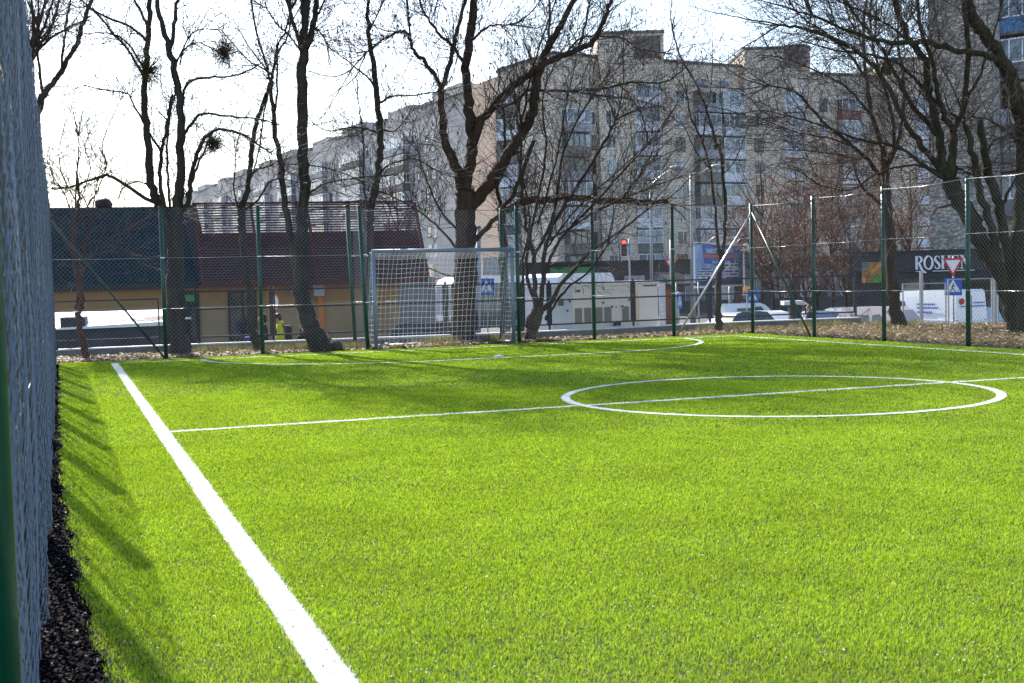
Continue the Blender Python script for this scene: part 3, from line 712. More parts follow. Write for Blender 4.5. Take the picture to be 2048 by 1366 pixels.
    t.limb([(985, 215), (1030, 205), (1060, 180), (1120, 182), (1200, 178), (1260, 165), (1330, 164), (1375, 130)], [7, 5, 2.5], 1)
    t.limb([(1135, 182), (1200, 190), (1260, 198), (1330, 215)], [4, 2], 1)
    t.limb([(1090, 120), (1100, 50), (1098, 0), (1094, -40)], [6, 4], .6); t.limb([(1155, 105), (1168, 60), (1178, 10), (1190, -40)], [5, 3], .6)
    t.limb([(1028, 290), (1045, 235), (1062, 150), (1090, 60), (1120, -20)], [5, 3], .8)
    t.limb([(936, 490), (985, 442), (1020, 395), (1045, 340), (1070, 280)], [12, 6], .6)
    t.limb([(936, 530), (900, 480), (860, 440), (800, 400), (730, 370)], [6, 2], 1)
    t.limb([(925, 470), (880, 420), (850, 350), (835, 300)], [5, 2], .8); t.limb([(928, 560), (880, 545), (820, 520), (770, 505)], [4, 2], .8)
    t.cap = 50000
    t.twigs(560, (.7, 2.0), .010, 2.6, kids=.4, wig=.24, tipm=.10); t.done()

    t = Tree('bare_tree', 'bare tree right behind the goal whose long horizontal branch reaches right above the fence', 29.3, 1012, 8, 'bark_brown')
    t.limb([(1016, 692), (1012, 640), (1008, 560), (1006, 500), (1003, 450), (1000, 415)], [18, 16, 15, 14, 14])
    t.limb([(1002, 425), (1040, 405), (1085, 400), (1140, 394), (1200, 400), (1260, 402), (1300, 404), (1335, 405)], [15, 14, 12, 9], .3)
    t.limb([(1245, 400), (1262, 372), (1278, 355), (1290, 332)], [7, 6, 9], .2)
    t.limb([(1002, 420), (996, 380), (1004, 330), (1010, 270), (1005, 200)], [9, 4], .5)
    t.twigs(120, (.5, 1.3), .008, 2.8); t.done()

    t = Tree('multi_stem_shrub', 'large multi stemmed bare shrub fanning out right of the goal', 27.7, 1062, 9, 'bark_brown', cat='shrub')
    t.limb([(1062, 690), (1062, 665), (1068, 640), (1078, 618)], [24, 22, 30, 22], n=10)
    for p_, w_ in (([(1072, 632), (1068, 570), (1066, 510), (1052, 440), (1042, 360), (1045, 250)], 12), ([(1082, 628), (1086, 560), (1090, 500), (1112, 440), (1150, 380), (1200, 300), (1232, 240)], 11),
        ([(1085, 620), (1130, 560), (1182, 505), (1250, 455), (1300, 415)], 10), ([(1092, 640), (1112, 605), (1142, 572), (1180, 540), (1215, 490)], 7), ([(1070, 610), (1052, 540), (1060, 480), (1075, 400), (1092, 300), (1085, 200), (1112, 120)], 8),
        ([(1085, 560), (1120, 480), (1172, 425), (1235, 355), (1295, 290)], 7), ([(1066, 520), (1110, 420), (1128, 300), (1180, 200), (1235, 120)], 7), ([(1046, 590), (1046, 520), (1060, 440), (1040, 330), (1020, 250)], 6),
        ([(1090, 500), (1160, 410), (1250, 330), (1330, 250)], 5), ([(1075, 450), (1110, 330), (1130, 220), (1150, 130)], 5), ([(1100, 480), (1200, 420), (1290, 380), (1370, 350)], 5)): t.limb(p_, [w_, w_*.35], 1.4)
    t.cap = 34000
    t.twigs(340, (.8, 2.0), .010, 1.6, up=.1, kids=.3, wig=.2, tipm=.04); t.done()

    t = Tree('young_tree', 'slim young tree in front of the billboard, forking into two thin stems', 30, 1440, 10, 'bark_moss')
    t.limb([(1442, 668), (1438, 640), (1437, 600), (1438, 555), (1444, 512)], [17, 13, 12, 11])
    t.limb([(1443, 518), (1433, 470), (1430, 420), (1421, 340), (1406, 285), (1382, 235), (1376, 200)], [7, 3], .5)
    t.limb([(1444, 515), (1450, 450), (1449, 385), (1441, 310), (1424, 255), (1412, 215), (1390, 165), (1360, 110), (1345, 60)], [8, 3], .5)
    for p_ in ([(1406, 285), (1412, 230), (1422, 170), (1425, 120)], [(1437, 290), (1450, 265), (1442, 200)], [(1445, 350), (1470, 320), (1490, 270)], [(1443, 500), (1425, 490), (1400, 487)], [(1440, 530), (1460, 505), (1480, 500)], [(1422, 340), (1390, 300), (1370, 255), (1350, 240)]): t.limb(p_, [3, 1.5], .6)
    t.twigs(60, (.3, 1.1), .005, 2.6, kids=.3, up=.15); t.done()

    t = Tree('bare_tree', 'straight bare tree left of the large white van, its fine branches filling the sky', 30.4, 1793, 11, 'bark_brown')
    t.limb([(1797, 658), (1790, 610), (1784, 560), (1779, 500), (1776, 440), (1773, 380), (1770, 330)], [30, 24, 22, 21, 20, 18, 15], n=10)
    for p_, w_ in (([(1772, 345), (1762, 290), (1742, 230), (1735, 160), (1727, 90), (1730, 20), (1735, -60)], 12), ([(1774, 380), (1745, 330), (1702, 290), (1645, 240), (1592, 185), (1540, 172)], 10),
        ([(1771, 340), (1788, 290), (1782, 220), (1762, 150), (1742, 60), (1745, -40)], 9), ([(1775, 420), (1722, 370), (1702, 320), (1650, 305), (1590, 300)], 7), ([(1772, 340), (1800, 270), (1808, 180), (1795, 80), (1800, -30)], 9),
        ([(1740, 230), (1700, 180), (1650, 150), (1580, 120), (1530, 110)], 6), ([(1735, 160), (1690, 100), (1640, 60), (1590, 20), (1570, -20)], 6), ([(1760, 150), (1790, 80), (1830, 20), (1850, -40)], 6),
        ([(1705, 292), (1650, 275), (1580, 260), (1520, 235)], 5), ([(1730, 100), (1700, 40), (1680, -20)], 5)): t.limb(p_, [w_, w_*.3], 2.2)
    t.cap = 40000
    t.twigs(420, (.8, 2.2), .010, 3.2, kids=.4, wig=.22, up=.06); t.done()

    t = Tree('bare_tree', 'massive leaning bare tree at the right edge with several crossing mossy trunks', 26.0, 2020, 12, 'bark_moss', 'twig')
    t.limb([(2030, 672), (2024, 610), (2004, 560), (1976, 505), (1948, 455), (1922, 405), (1898, 360)], [34, 30, 30, 32, 34, 32, 34], n=12)
    t.limb([(1900, 365), (1884, 325), (1878, 280), (1868, 225), (1856, 170), (1842, 110), (1810, 60), (1785, -20)], [20, 10], 1)
    t.limb([(1900, 365), (1906, 320), (1906, 258)], [18, 15], .2); t.limb([(1906, 262), (1925, 225), (1932, 180), (1936, 100), (1931, 40), (1925, -60)], [14, 9], .4)
    t.limb([(1906, 262), (1888, 228), (1875, 180), (1868, 130), (1845, 70), (1835, 0)], [12, 6], .8)
    t.limb([(2026, 670), (2018, 610), (2000, 540), (1985, 470), (1966, 400), (1952, 345), (1944, 300), (1930, 250)], [18, 16, 14, 10], .5)
    t.limb([(2036, 670), (2028, 580), (2012, 490), (1998, 425), (1982, 360), (1970, 315), (1960, 240)], [22, 20, 18, 12], .5)
    t.limb([(2040, 670), (2040, 560), (2038, 480), (2046, 380), (2046, 280), (2036, 200), (2012, 140), (1985, 90), (1955, 50), (1935, 10), (1925, -60)], [34, 32, 30, 30, 28, 24, 22, 20], .4, n=12)
    t.limb([(2030, 150), (1990, 115), (1930, 103), (1880, 92), (1840, 85), (1780, 84), (1700, 62), (1625, 30)], [14, 11, 9, 4], 1.5)
    for p_, w_ in (([(1892, 355), (1842, 290), (1802, 230), (1762, 150), (1702, 95), (1620, 60), (1560, 50)], 13), ([(1872, 270), (1822, 210), (1792, 150), (1752, 80), (1702, 20), (1665, -30)], 10),
        ([(1900, 365), (1850, 332), (1790, 292), (1722, 280), (1642, 250), (1575, 232)], 8), ([(1895, 350), (1830, 330), (1760, 345), (1700, 380), (1640, 370)], 6), ([(1860, 190), (1800, 130), (1740, 110), (1670, 100), (1600, 80)], 7),
        ([(1920, 405), (1880, 415), (1868, 425), (1862, 445)], 5), ([(1905, 330), (1935, 345), (1950, 350)], 7), ([(1932, 200), (1960, 150), (1990, 60), (2010, -20)], 7), ([(2045, 300), (2010, 260), (1960, 235), (1900, 240)], 7),
        ([(2046, 240), (2070, 160), (2080, 60), (2090, -40)], 14), ([(1970, 310), (1990, 280), (2030, 270), (2080, 290)], 6), ([(1998, 425), (2030, 360), (2075, 300)], 8), ([(1850, 120), (1790, 60), (1740, 30), (1650, -10)], 6)): t.limb(p_, [w_, w_*.35], 2.)
    t.cap = 46000
    t.twigs(460, (.8, 2.2), .010, 3.0, kids=.4, wig=.24, up=.05); t.done()
# mistletoe balls
attr_mat('mistletoe', [(0, (.05, .045, .015)), (.6, (.10, .10, .02)), (1, (.30, .24, .03))], transl=.35)
def mistletoe(px, py, D, r, sz, label, seed):
    rr = random.Random(seed); c = P(px, py, D); mb = MB(); lv = []; cols = []
    for _ in range(170):
        d = Vector((rr.gauss(0, 1), rr.gauss(0, 1), rr.gauss(-.1, 1))).normalized(); p = c.copy(); pts = [p]; L = r*rr.uniform(.5, 1.)
        for k in range(4):
            d = (d+Vector((rr.gauss(0, .2), rr.gauss(0, .2), rr.gauss(0, .2)))).normalized(); p = p+Vector((d.x*L/4, d.y*L/4, d.z*L/4*sz)); pts.append(p)
            if k > 0:
                for _ in range(5):
                    e = Vector((rr.gauss(0, 1), rr.gauss(0, 1), rr.gauss(0, 1))).normalized()*.035; g = e.cross(Vector((0, 0, 1)))*.35
                    q = p+Vector((rr.gauss(0, .03), rr.gauss(0, .03), rr.gauss(0, .03))); lv += [q, q+e*.5+g, q+e, q+e*.5-g]; cols += [rr.random()]*4
        mb.tube(pts, [.006, .005, .004, .003, .002], 3, cap=False)
    root = thing('mistletoe', c, label, 'mistletoe', 'mistletoe clumps in the bare trees'); mb.build('stems', 'twig', root)
    o = fast_mesh('leaves', [tuple(q-c) for q in lv], np.arange(len(lv)), np.full(len(lv)//4, 4), ['mistletoe'], attr=cols); o.parent = root
mistletoe(297, 138, 25.4, .42, 1.35, 'long olive brown mistletoe clump on the left stem of the three stemmed tree', 1)
mistletoe(450, 105, 25.9, .40, 1.1, 'round dark mistletoe clump hanging in the sky right of the three stemmed tree', 2)
mistletoe(425, 285, 25.9, .28, 1.1, 'small mistletoe clump below an arched branch, the lowest of them', 3)
mistletoe(1774, 140, 31.5, .16, 1., 'tiny yellow green mistletoe clump high in the right tree', 4)
# background trees, rust and grey
def bg_tree(px, D, h, seed, tw, bk, label, name='bare_tree', n=90, cat='tree', spread=.4, grp='trees in front of the apartment blocks'):
    t = Tree(name, label, D, px, seed, bk, tw, grp, cat); r = t.r; b = XY(px, D, STREET); t.root.location = b; WORLD_LOC[t.root.name] = b.copy()
    pts = [b+Vector((0, 0, -.2)), b+Vector((.1, 0, h*.15)), b+Vector((-.1, 0, h*.35)), b+Vector((.1, 0, h*.6)), b+Vector((0, 0, h*.85))]
    cv = catmull(pts, 4); rad = [float(a) for a in np.interp(np.linspace(0, 1, len(cv)), [0, 1], [h*.014, h*.003])]; t.tr.tube(cv, rad, 8); t.limbs.append((cv, rad))
    for k in range(int(7+h*.8)):
        i = r.randrange(4, len(cv)-2); a = r.uniform(0, 6.28); L = h*r.uniform(.25, .5); p = cv[i]; d = Vector((math.cos(a)*spread*1.6, math.sin(a)*spread*1.6, r.uniform(.5, 1.2))).normalized(); q = [p]
        for _ in range(5): d = (d+Vector((r.gauss(0, .12), r.gauss(0, .12), .1))).normalized(); p = p+d*L/5; q.append(p)
        c2 = catmull(q, 2); r2 = [float(z) for z in np.interp(np.linspace(0, 1, len(c2)), [0, 1], [rad[i]*.55, .012])]; t.tr.tube(c2, r2, 5); t.limbs.append((c2, r2))
    t.cap = 9000; fs = h/8
    for cv_, rads in t.limbs:
        for _ in range(max(2, n//len(t.limbs))):
            i = r.randrange(1, len(cv_)); d = (cv_[i]-cv_[i-1]).normalized(); ax = Vector((r.gauss(0, 1), r.gauss(0, 1), r.gauss(0, 1))).normalized(); a = r.uniform(.4, 1.1)
            t.grow(cv_[i], d*math.cos(a)+d.cross(ax).normalized()*math.sin(a), r.uniform(.8, 2.)*fs, .014*fs+.004, 1, .06, .5, .25, .24*fs, 3)
    if tw == 'twig_rust' and name != 'bush':
        cv = t.cr.v; lv = []; cols = []; o_ = t.root.location
        for _ in range(9000):
            q = Vector(r.choice(cv))-o_
            if q.z > h*.75 and r.random() < .6: continue
            e = Vector((r.gauss(0, 1), r.gauss(0, 1), r.gauss(0, 1))).normalized()*r.uniform(.06, .15); g = e.cross(Vector((0, 0, 1)))*.5; lv += [tuple(q), tuple(q+e*.5+g), tuple(q+e), tuple(q+e*.5-g)]; cols += [r.random()]*4
        lo = fast_mesh('dead_leaves', lv, np.arange(len(lv)), np.full(len(lv)//4, 4), ['rust_leaf'], attr=cols); lo.parent = t.root; WORLD_LOC[lo.name] = o_.copy()
    t.done(); return t.root
attr_mat('rust_leaf', [(0, (.06, .028, .014)), (.6, (.15, .068, .036)), (1, (.32, .14, .065))], transl=.3)
for i, (px, D, h, tw, lb) in enumerate((
    (1525, 118, 16, 'twig', 'grey twiggy bare tree in front of the middle of the stepped apartment block'),
    (1590, 100, 12.5, 'twig_rust', 'rust brown bare tree right of the billboard, leftmost of the rusty ones'),
    (1665, 96, 12, 'twig_rust', 'rust brown bare tree behind the parked cars, second of the rusty ones'),
    (1735, 104, 12.5, 'twig_rust', 'rust brown bare tree left of the straight trunk, third of the rusty ones'),
    (1822, 92, 12, 'twig_rust', 'rust brown bare tree beside the stone clad tower, rightmost of the rusty ones'),
    (1480, 110, 9.5, 'twig', 'low dark bare tree above the billboard'),
    (1560, 76, 7.5, 'twig', 'low dark twiggy tree above the parked white cars'),
    (1610, 80, 8, 'twig_rust', 'low brown twiggy tree behind the blue grey cars'),
    (1700, 74, 7, 'twig', 'low dark twiggy tree beside the colourful shop panel'),
    (1400, 125, 9, 'twig', 'small dark bare tree below the grey balconies'),
    (1240, 120, 8, 'twig', 'small dark bare tree behind the traffic light'),
    (1345, 100, 7, 'twig', 'small dark bare tree behind the give way sign near the billboard'),
    (800, 60, 9, 'twig', 'grey bare tree rising behind the slatted red roof'))):
    bg_tree(px, D, h, 50+i, tw, 'bark_brown', lb)
for i, (px, D, h, lb) in enumerate(((1545, 88, 9, 'brown leafed shrubby tree rising right behind the corner fence post'), (1632, 84, 9.5, 'brown leafed shrubby tree behind the two brown haired heads'),
    (1690, 88, 9, 'brown leafed shrubby tree above the straw brown bushes'), (1762, 86, 9.5, 'brown leafed shrubby tree behind the straight trunk, above the colourful panel'), (1475, 104, 8.5, 'brown leafed shrubby tree directly behind the billboard'))):
    bg_tree(px, D, h, 70+i, 'twig_rust', 'bark_brown', lb, n=170, spread=.6)
for i, (px, D, h, lb) in enumerate(((1690, 45, 1.9, 'straw brown bush behind the parked cars'), (1655, 46, 1.5, 'straw brown bush left of the taller one behind the parked cars'))):
    bg_tree(px, D, h, 80+i, 'twig_rust', 'twig_rust', lb, 'bush', 80, 'bush', 1.2, 'brown bushes')
# ================================================================ BUILDINGS
brick_mat('tile_grey', (.78, .67, .54), (.68, .59, .48), (.50, .44, .37), 1.2, .30, .03, big=.22)
brick_mat('tile_far', (.46, .43, .40), (.42, .395, .375), (.34, .32, .305), 3.2, 2.75, .05, big=.18)
brick_mat('tile_peach', (.62, .45, .33), (.58, .42, .31), (.5, .38, .28), 3.0, 2.7, .05, big=.12)
brick_mat('brick_strip', (.42, .39, .35), (.33, .31, .28), (.2, .19, .18), .26, .09, .014)
def stone_mat():
    m, nt, b, o = node_mat('stone_clad'); b.inputs['Roughness'].default_value = .9
    tc = nt.nodes.new('ShaderNodeTexCoord'); mp = nt.nodes.new('ShaderNodeMapping'); mp.inputs['Scale'].default_value = (3.4, 7.5, 1); nt.links.new(tc.outputs['UV'], mp.inputs[0])
    v = nt.nodes.new('ShaderNodeTexVoronoi'); v.inputs['Scale'].default_value = 1.; v.inputs['Randomness'].default_value = .75; nt.links.new(mp.outputs[0], v.inputs['Vector'])
    r = nt.nodes.new('ShaderNodeValToRGB'); r.color_ramp.elements[0].position = .12; r.color_ramp.elements[1].position = .62
    r.color_ramp.elements[0].color = (.70, .62, .52, 1); r.color_ramp.elements[1].color = (.24, .21, .18, 1)
    nt.links.new(v.outputs['Distance'], r.inputs[0])
    n = nt.nodes.new('ShaderNodeTexNoise'); n.inputs['Scale'].default_value = .6; n.inputs['Detail'].default_value = 6; nt.links.new(tc.outputs['UV'], n.inputs['Vector'])
    mr = nt.nodes.new('ShaderNodeMapRange'); mr.inputs['To Min'].default_value = .6; mr.inputs['To Max'].default_value = 1.4; nt.links.new(n.outputs['Fac'], mr.inputs['Value'])
    mx = nt.nodes.new('ShaderNodeMix'); mx.data_type = 'RGBA'; mx.blend_type = 'MULTIPLY'; mx.inputs['Factor'].default_value = 1
    nt.links.new(r.outputs[0], mx.inputs[6]); nt.links.new(mr.outputs[0], mx.inputs[7]); nt.links.new(mx.outputs[2], b.inputs['Base Color'])
    bp = nt.nodes.new('ShaderNodeBump'); bp.inputs['Distance'].default_value = .03; bp.inputs['Strength'].default_value = .5; bp.invert = True; nt.links.new(v.outputs['Distance'], bp.inputs['Height']); nt.links.new(bp.outputs[0], b.inputs['Normal'])
    M['stone_clad'] = m
stone_mat()
FLH = 2.75
WM = ['pvc_white', 'glass', 'panel_white', 'panel_grey', 'panel_blue', 'panel_rust', 'panel_old', 'frame_brown', 'glass_curtain', 'glass_dark', 'concrete']
def window(root, fr, u, w, wd, ht, r, name='window', m=None, v=0):
    """casement set in the facade: frame bars, panes, sill"""
    own = m is None; m = m or MB(); fm = 0 if r.random() < .72 else 7; gm = r.choice([1, 1, 8, 9])
    m.fbox(fr, u-wd/2, u+wd/2, v-.12, v+.01, w, w+ht, gm); t = .07
    m.fbox(fr, u-wd/2-t, u-wd/2, v-.1, v+.05, w-t, w+ht+t, fm); m.fbox(fr, u+wd/2, u+wd/2+t, v-.1, v+.05, w-t, w+ht+t, fm)
    m.fbox(fr, u-wd/2, u+wd/2, v-.1, v+.048, w+ht, w+ht+t, fm); m.fbox(fr, u-wd/2, u+wd/2, v-.1, v+.048, w-t, w, fm)
    if wd > .8: m.fbox(fr, u+wd*.08, u+wd*.08+t, v, v+.045, w, w+ht, fm)
    m.fbox(fr, u-wd/2-.1, u+wd/2+.1, v, v+.14, w-t-.06, w-t-.002, fm)
    if own: return m.build(name, WM, root)
def balcony(root, fr, u0, u1, w, ht, dep, r, name='balcony', style=None, v=0, gl=None):
    m = MB(); st = style if style is not None else r.choice([0, 0, 0, 1, 2, 3, 4]); L = u1-u0
    pm = {0: 2, 1: 3, 2: 6, 3: 10, 4: 3}[st]; 
    if r.random() < .02: pm = 5
    fm = {0: 0, 1: 0, 2: 7, 3: 0, 4: 7}[st]; gm = gl or r.choice([1, 8, 1])
    m.fbox(fr, u0-.03, u1+.03, v, v+dep+.04, w-.12, w, 10)
    m.fbox(fr, u0, u1, v, v+dep, w+.002, w+1.0, pm)
    if st == 4 and r.random() < .6:   # open loggia: dark sheet on the wall paints the recess shade, rail only
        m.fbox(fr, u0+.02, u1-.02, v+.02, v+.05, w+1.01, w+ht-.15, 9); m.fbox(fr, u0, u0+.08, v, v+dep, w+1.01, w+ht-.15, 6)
    else:
        m.fbox(fr, u0+.02, u1-.02, v+.02, v+dep-.05, w+1.01, w+ht-.18, gm); n = max(2, int(L/.75)); t = .035
        m.fbox(fr, u0, u1, v+dep-.06, v+dep+.004, w+1.002, w+1.07, fm); m.fbox(fr, u0, u1, v+dep-.06, v+dep+.004, w+ht-.2, w+ht-.12, fm)
        for k in range(n+1):
            x = u0+t+(L-2*t)*k/n; m.fbox(fr, x-t, x+t, v+dep-.06, v+dep+.002, w+1.072, w+ht-.202, fm)
        for k in range(n):
            if r.random() < .22: a = u0+L*k/n+.06; m.fbox(fr, a, a+L/n-.12, v+dep-.05, v+dep-.02, w+1.08, w+ht-.22, r.choice([8, 9, 8, 2]))
        for q in (u0-.012, u1-.05):
            m.fbox(fr, q, q+.062, v, v+dep-.065, w+1.002, w+1.07, fm); m.fbox(fr, q, q+.062, v, v+dep-.065, w+ht-.22, w+ht-.12, fm)
            for vv in (.0, dep*.5): m.fbox(fr, q, q+.062, v+vv, v+vv+.07, w+1.072, w+ht-.222, fm)
    m.fbox(fr, u0-.02, u1+.02, v, v+dep+.02, w+ht-.118, w+ht-.121+.0, 10) if 0 else None
    return m.build(name, WM, root)
def umap(fr, px):   # facade coordinate u of photo column px
    d = ray(px, yh(px)); a = fr.o; # solve a + u*t on ray
    det = fr.u.x*(-d.y)-fr.u.y*(-d.x)
    bx, by = -a.x, -a.y
    return (bx*(-d.y)-by*(-d.x))/det
# --- stepped apartment block
ab = thing('apartment_building', XY(1340, 150, STREET), 'nine storey grey tiled apartment block with stair towers and white glazed balconies, centre right', 'building')
RZ = 26.9; rr = random.Random(11)
def facade(a, b, name, m, ztop, depth=12, z0=STREET, crown=True):
    fr = frame_between(a, b, z0); mb = MB(); mb.fbox(fr, 0, fr.L, -depth, 0, -1.2, ztop-z0, 0); o = mb.build(name, m, ab if name != 'x' else None)
    mb = MB(); mb.fbox(fr, -.1, fr.L+.1, -depth-.1, .12, ztop-z0+.002, ztop-z0+.35, 0); mb.build('parapet', 'concrete', ab); return fr
fA = facade(XY(1006, 150), XY(1117, 144), 'wall', 'tile_grey', RZ-.6)
fL = facade(XY(1117, 140.3), XY(1206, 143.5), 'wall', 'tile_grey', RZ-.3)
fT1 = facade(XY(1206, 142.6), XY(1337, 142.6), 'stair_tower', 'tile_grey', RZ+2.2)
fR = facade(XY(1338, 146), XY(1496, 151.5), 'wall', 'tile_grey', RZ-.5)
fT2 = facade(XY(1496, 150.2), XY(1626, 150.2), 'stair_tower', 'tile_grey', RZ+1.4)
fR2 = facade(XY(1627, 156.5), XY(1778, 161), 'wall', 'tile_grey', RZ-.7)
fT3 = facade(XY(1778, 159), XY(1900, 159), 'stair_tower', 'tile_grey', RZ+1.2)
for fr in (fT1, fT2):   # louvred attic
    a, b = (umap(fr, 1277), umap(fr, 1330)) if fr is fT1 else (umap(fr, 1575), umap(fr, 1620)); n = 16; mb = MB()
    for k in range(n): u = a+(b-a)*k/n; mb.fbox(fr, u, u+.14, .01, .25, RZ-STREET-.6, RZ-STREET+1.9)
    mb.build('louvre', 'concrete', ab)
cols = [(fA, 1012, 1052, 'b', 5), (fA, 1085, 1097, 'w', 0), (fL, 1131, 1178, 'b', None), (fL, 1189, None, 'w', 0), (fT1, 1228, None, 'w', 0), (fT1, 1278, 1327, 'b', 0), (fR, 1366, None, 'w', 0), (fR, 1393, 1438, 'b', None), (fR, 1442, 1484, 'b', 0), (fR, 1491.5, None, 'w', 0),
        (fT2, 1522, None, 'w', 0), (fT2, 1574, 1613, 'b', 0), (fR2, 1651, None, 'w', 0), (fR2, 1678, 1716, 'b', 0), (fR2, 1742, None, 'w', 0), (fT3, 1835, 1870, 'b', 0)]
for fl_ in range(9):
    w = 21.9-FLH*fl_-STREET-.15
    for fr, a, b, kind, st in cols:
        if kind == 'w':
            if rr.random() < .93: window(ab, fr, umap(fr, a), w, 1.0 if fr is not fR or a > 1400 else 1.25, 1.45, rr)
        else:
            if fl_ == 0 and a == 1131: continue
            s_ = st if st is not None and rr.random() < .85 else None
            balcony(ab, fr, umap(fr, a), umap(fr, b), w-.95, 2.62, 1.1 if fr not in (fT1, fT2, fT3) else .35, rr, style=s_ if s_ in (0, 1, 2, 3, 4) else None)
mb = MB(); fr = fR
for px in (1400, 1447): u = umap(fr, px); mb.fbox(fr, u, u+1.3, 0, .03, 24.0-STREET, 24.7-STREET)
mb.build('window', 'glass', ab)
for px, h in ((1470, 2.4), (1478, 1.2), (1300, 1.5)):
    p = XY(px, 153, RZ); mb = MB(); mb.tube([p, p+Vector((0, 0, h))], .04, 4)
    for k in range(3): mb.tube([p+Vector((-.4, 0, h-.2-k*.3)), p+Vector((.4, 0, h-.2-k*.3))], .02, 4)
    mb.build('antenna', 'dark_metal', ab)
# ground floor shops of the block
sh = thing('shop_row', XY(1400, 128, STREET), 'long dark low shop row with glazed fronts at the foot of the stepped apartment block', 'shop row')
fs = frame_between(XY(1040, 126), XY(1800, 138), STREET); MB().fbox(fs, 0, fs.L, -8, 0, -1.2, 4.6).build('wall', 'shop_dark', sh); MB().fbox(fs, -.1, fs.L+.1, -8.1, .5, 4.602, 4.9).build('roof', 'dark_metal', sh)
for k in range(13):
    u = 1.2+k*fs.L/13; m_ = MB(); W_ = fs.L/13-1.2; m_.fbox(fs, u, u+W_, .01, .04, .5, 3.3, 1)
    for q in range(4): m_.fbox(fs, u+W_*q/3-.04, u+W_*q/3+.04, .042, .09, .5, 3.3, 0)
    m_.build('shop_window', ['grey_metal', 'glass_curtain' if k % 3 == 0 else 'glass'], sh)
for px0, px1, z0_, z1_, m_ in ((1100, 1180, 1.6, 2.6, 'bus_green'), (965, 1010, 2.0, 3.8, 'grey_metal')):
    a, b = umap(fs, px0), umap(fs, px1); MB().fbox(fs, a, b, .1, .25, z0_-STREET, z1_-STREET).build('fascia_sign', m_, sh)
# --- long block
lb = thing('apartment_building', XY(700, 210, STREET), 'very long pale grey nine storey panel block receding to the left behind the trees', 'building')
A0, A1 = XY(1012, 155.5), XY(372, 345); fB = frame_between(A1, A0, STREET)
lt = MB()
MB().fbox(fB, 0, fB.L-.0, -12, 0, 0, RZ-STREET-.4).build('wall', 'tile_far', lb)
per = 20.6; u_first = umap(fB, 909); r3 = random.Random(3); k = 0; wins = MB(); nwin = 0; bays = 0
fe = umap(fB, 948)
MB().fbox(fB, fe, fB.L+.1, -12.1, .35, 0, RZ-STREET-.1).build('end_wall', 'tile_peach', lb)
while u_first-k*per > 3:
    uc = u_first-k*per; 
    MB().fbox(fB, uc-5.0, uc+5.0, -12.2, -.3 if k % 2 else .5, RZ-STREET-.38, RZ-STREET+.9).build('parapet', 'tile_far', lb)
    MB().fbox(fB, uc-10.2, uc-5.2, -12.2, .1, RZ-STREET-.38, RZ-STREET+.15).build('parapet', 'concrete', lb)
    for f_ in range(9):
        w = 21.9-FLH*f_-STREET-1.1
        if k and f_ < 8: balcony(lb, fB, uc-4.6, uc+4.6, w, 2.62, 1.0, r3, style=r3.choice([1, 1, 0, 1, 3]), gl=r3.choice([8, 8, 1]))
        for q, dx in enumerate((-6.4, -8.6, -12.2, -14.2)):
            if uc+dx < 2: continue
            if nwin < 95: window(lb, fB, uc+dx, w+.95, 1.3 if q % 2 else .9, 1.45, r3); nwin += 1
            else: window(lb, fB, uc+dx, w+.95, 1.3 if q % 2 else .9, 1.45, r3, m=wins)
    k += 1
o = wins.build('distant_windows', WM, lb); o['kind'] = 'stuff'
# chimneys / vents on the roof
for k in range(8): u = 8+k*20; MB().fbox(fB, u, u+2.2, -5, -3, RZ-STREET-.39, RZ-STREET+1.2).build('roof_vent', 'concrete', lb)
# --- stone clad tower at the right
tw = thing('apartment_tower', XY(1930, 82, STREET), 'tall stone clad apartment tower with open balconies, cut by the top right corner', 'building')
ft = frame_between(XY(1861, 84), XY(1988, 82.2), STREET)
MB().fbox(ft, 0, ft.L, -13, 0, -1.2, 34).build('wall', 'stone_clad', tw)
ft2 = frame_between(XY(1988.3, 82.1), XY(2002, 81.9), STREET); MB().fbox(ft2, 0, ft2.L, -12, 0, -1.2, 34).build('corner_pier', 'brick_strip', tw)
ft3 = frame_between(XY(2002.3, 83.2), XY(2190, 79.5), STREET); MB().fbox(ft3, 0, ft3.L, -12, 0, -1.2, 34).build('wall', 'tile_grey', tw)
r5 = random.Random(6)
for f_ in range(9):
    w = 6.6+f_*2.95
    balcony(tw, ft3, .1, 5.2, w, 2.7, 1.2, r5, style=[3, 2, 4, 3, 3, 2, 3, 4, 3][f_])
    window(tw, ft3, 7.0, w+.9, 1.2, 1.5, r5)
u = .15; MB().fbox(ft3, .1, 2.8, 1.21, 1.25, 6.6+2.95*4+.02, 6.6+2.95*4+.98).build('balcony_screen', 'panel_blue', tw)
# --- shop ROSHEN
sp = thing('shop', XY(1930, 74, STREET), 'dark shop front with white serif lettering below the stone clad tower', 'shop')
fsx = frame_between(XY(1700, 77), XY(2150, 73), STREET)
MB().fbox(fsx, 0, fsx.L, -8, 0, -1.2, 3.0).build('wall', 'shop_dark', sp); MB().fbox(fsx, 0, fsx.L, -8, .35, 3.002, 4.15).build('fascia', 'shop_dark', sp)
MB().fbox(fsx, -.1, fsx.L+.1, -8.1, .5, 4.152, 4.3).build('roof', 'dark_metal', sp)
for px0, px1 in ((1800, 1850), (1860, 1920), (1935, 1990), (2000, 2045)):
    a, b = umap(fsx, px0), umap(fsx, px1); m_ = MB(); m_.fbox(fsx, a, b, .01, .03, .3, 2.6, 1); m_.fbox(fsx, a-.06, a, .0, .08, .3, 2.66, 0); m_.fbox(fsx, b, b+.06, .0, .08, .3, 2.66, 0); m_.fbox(fsx, a, b, .0, .08, 2.6, 2.66, 0); m_.build('shop_window', ['dark_metal', 'glass_dark'], sp)
a, b = umap(fsx, 1724), umap(fsx, 1765)
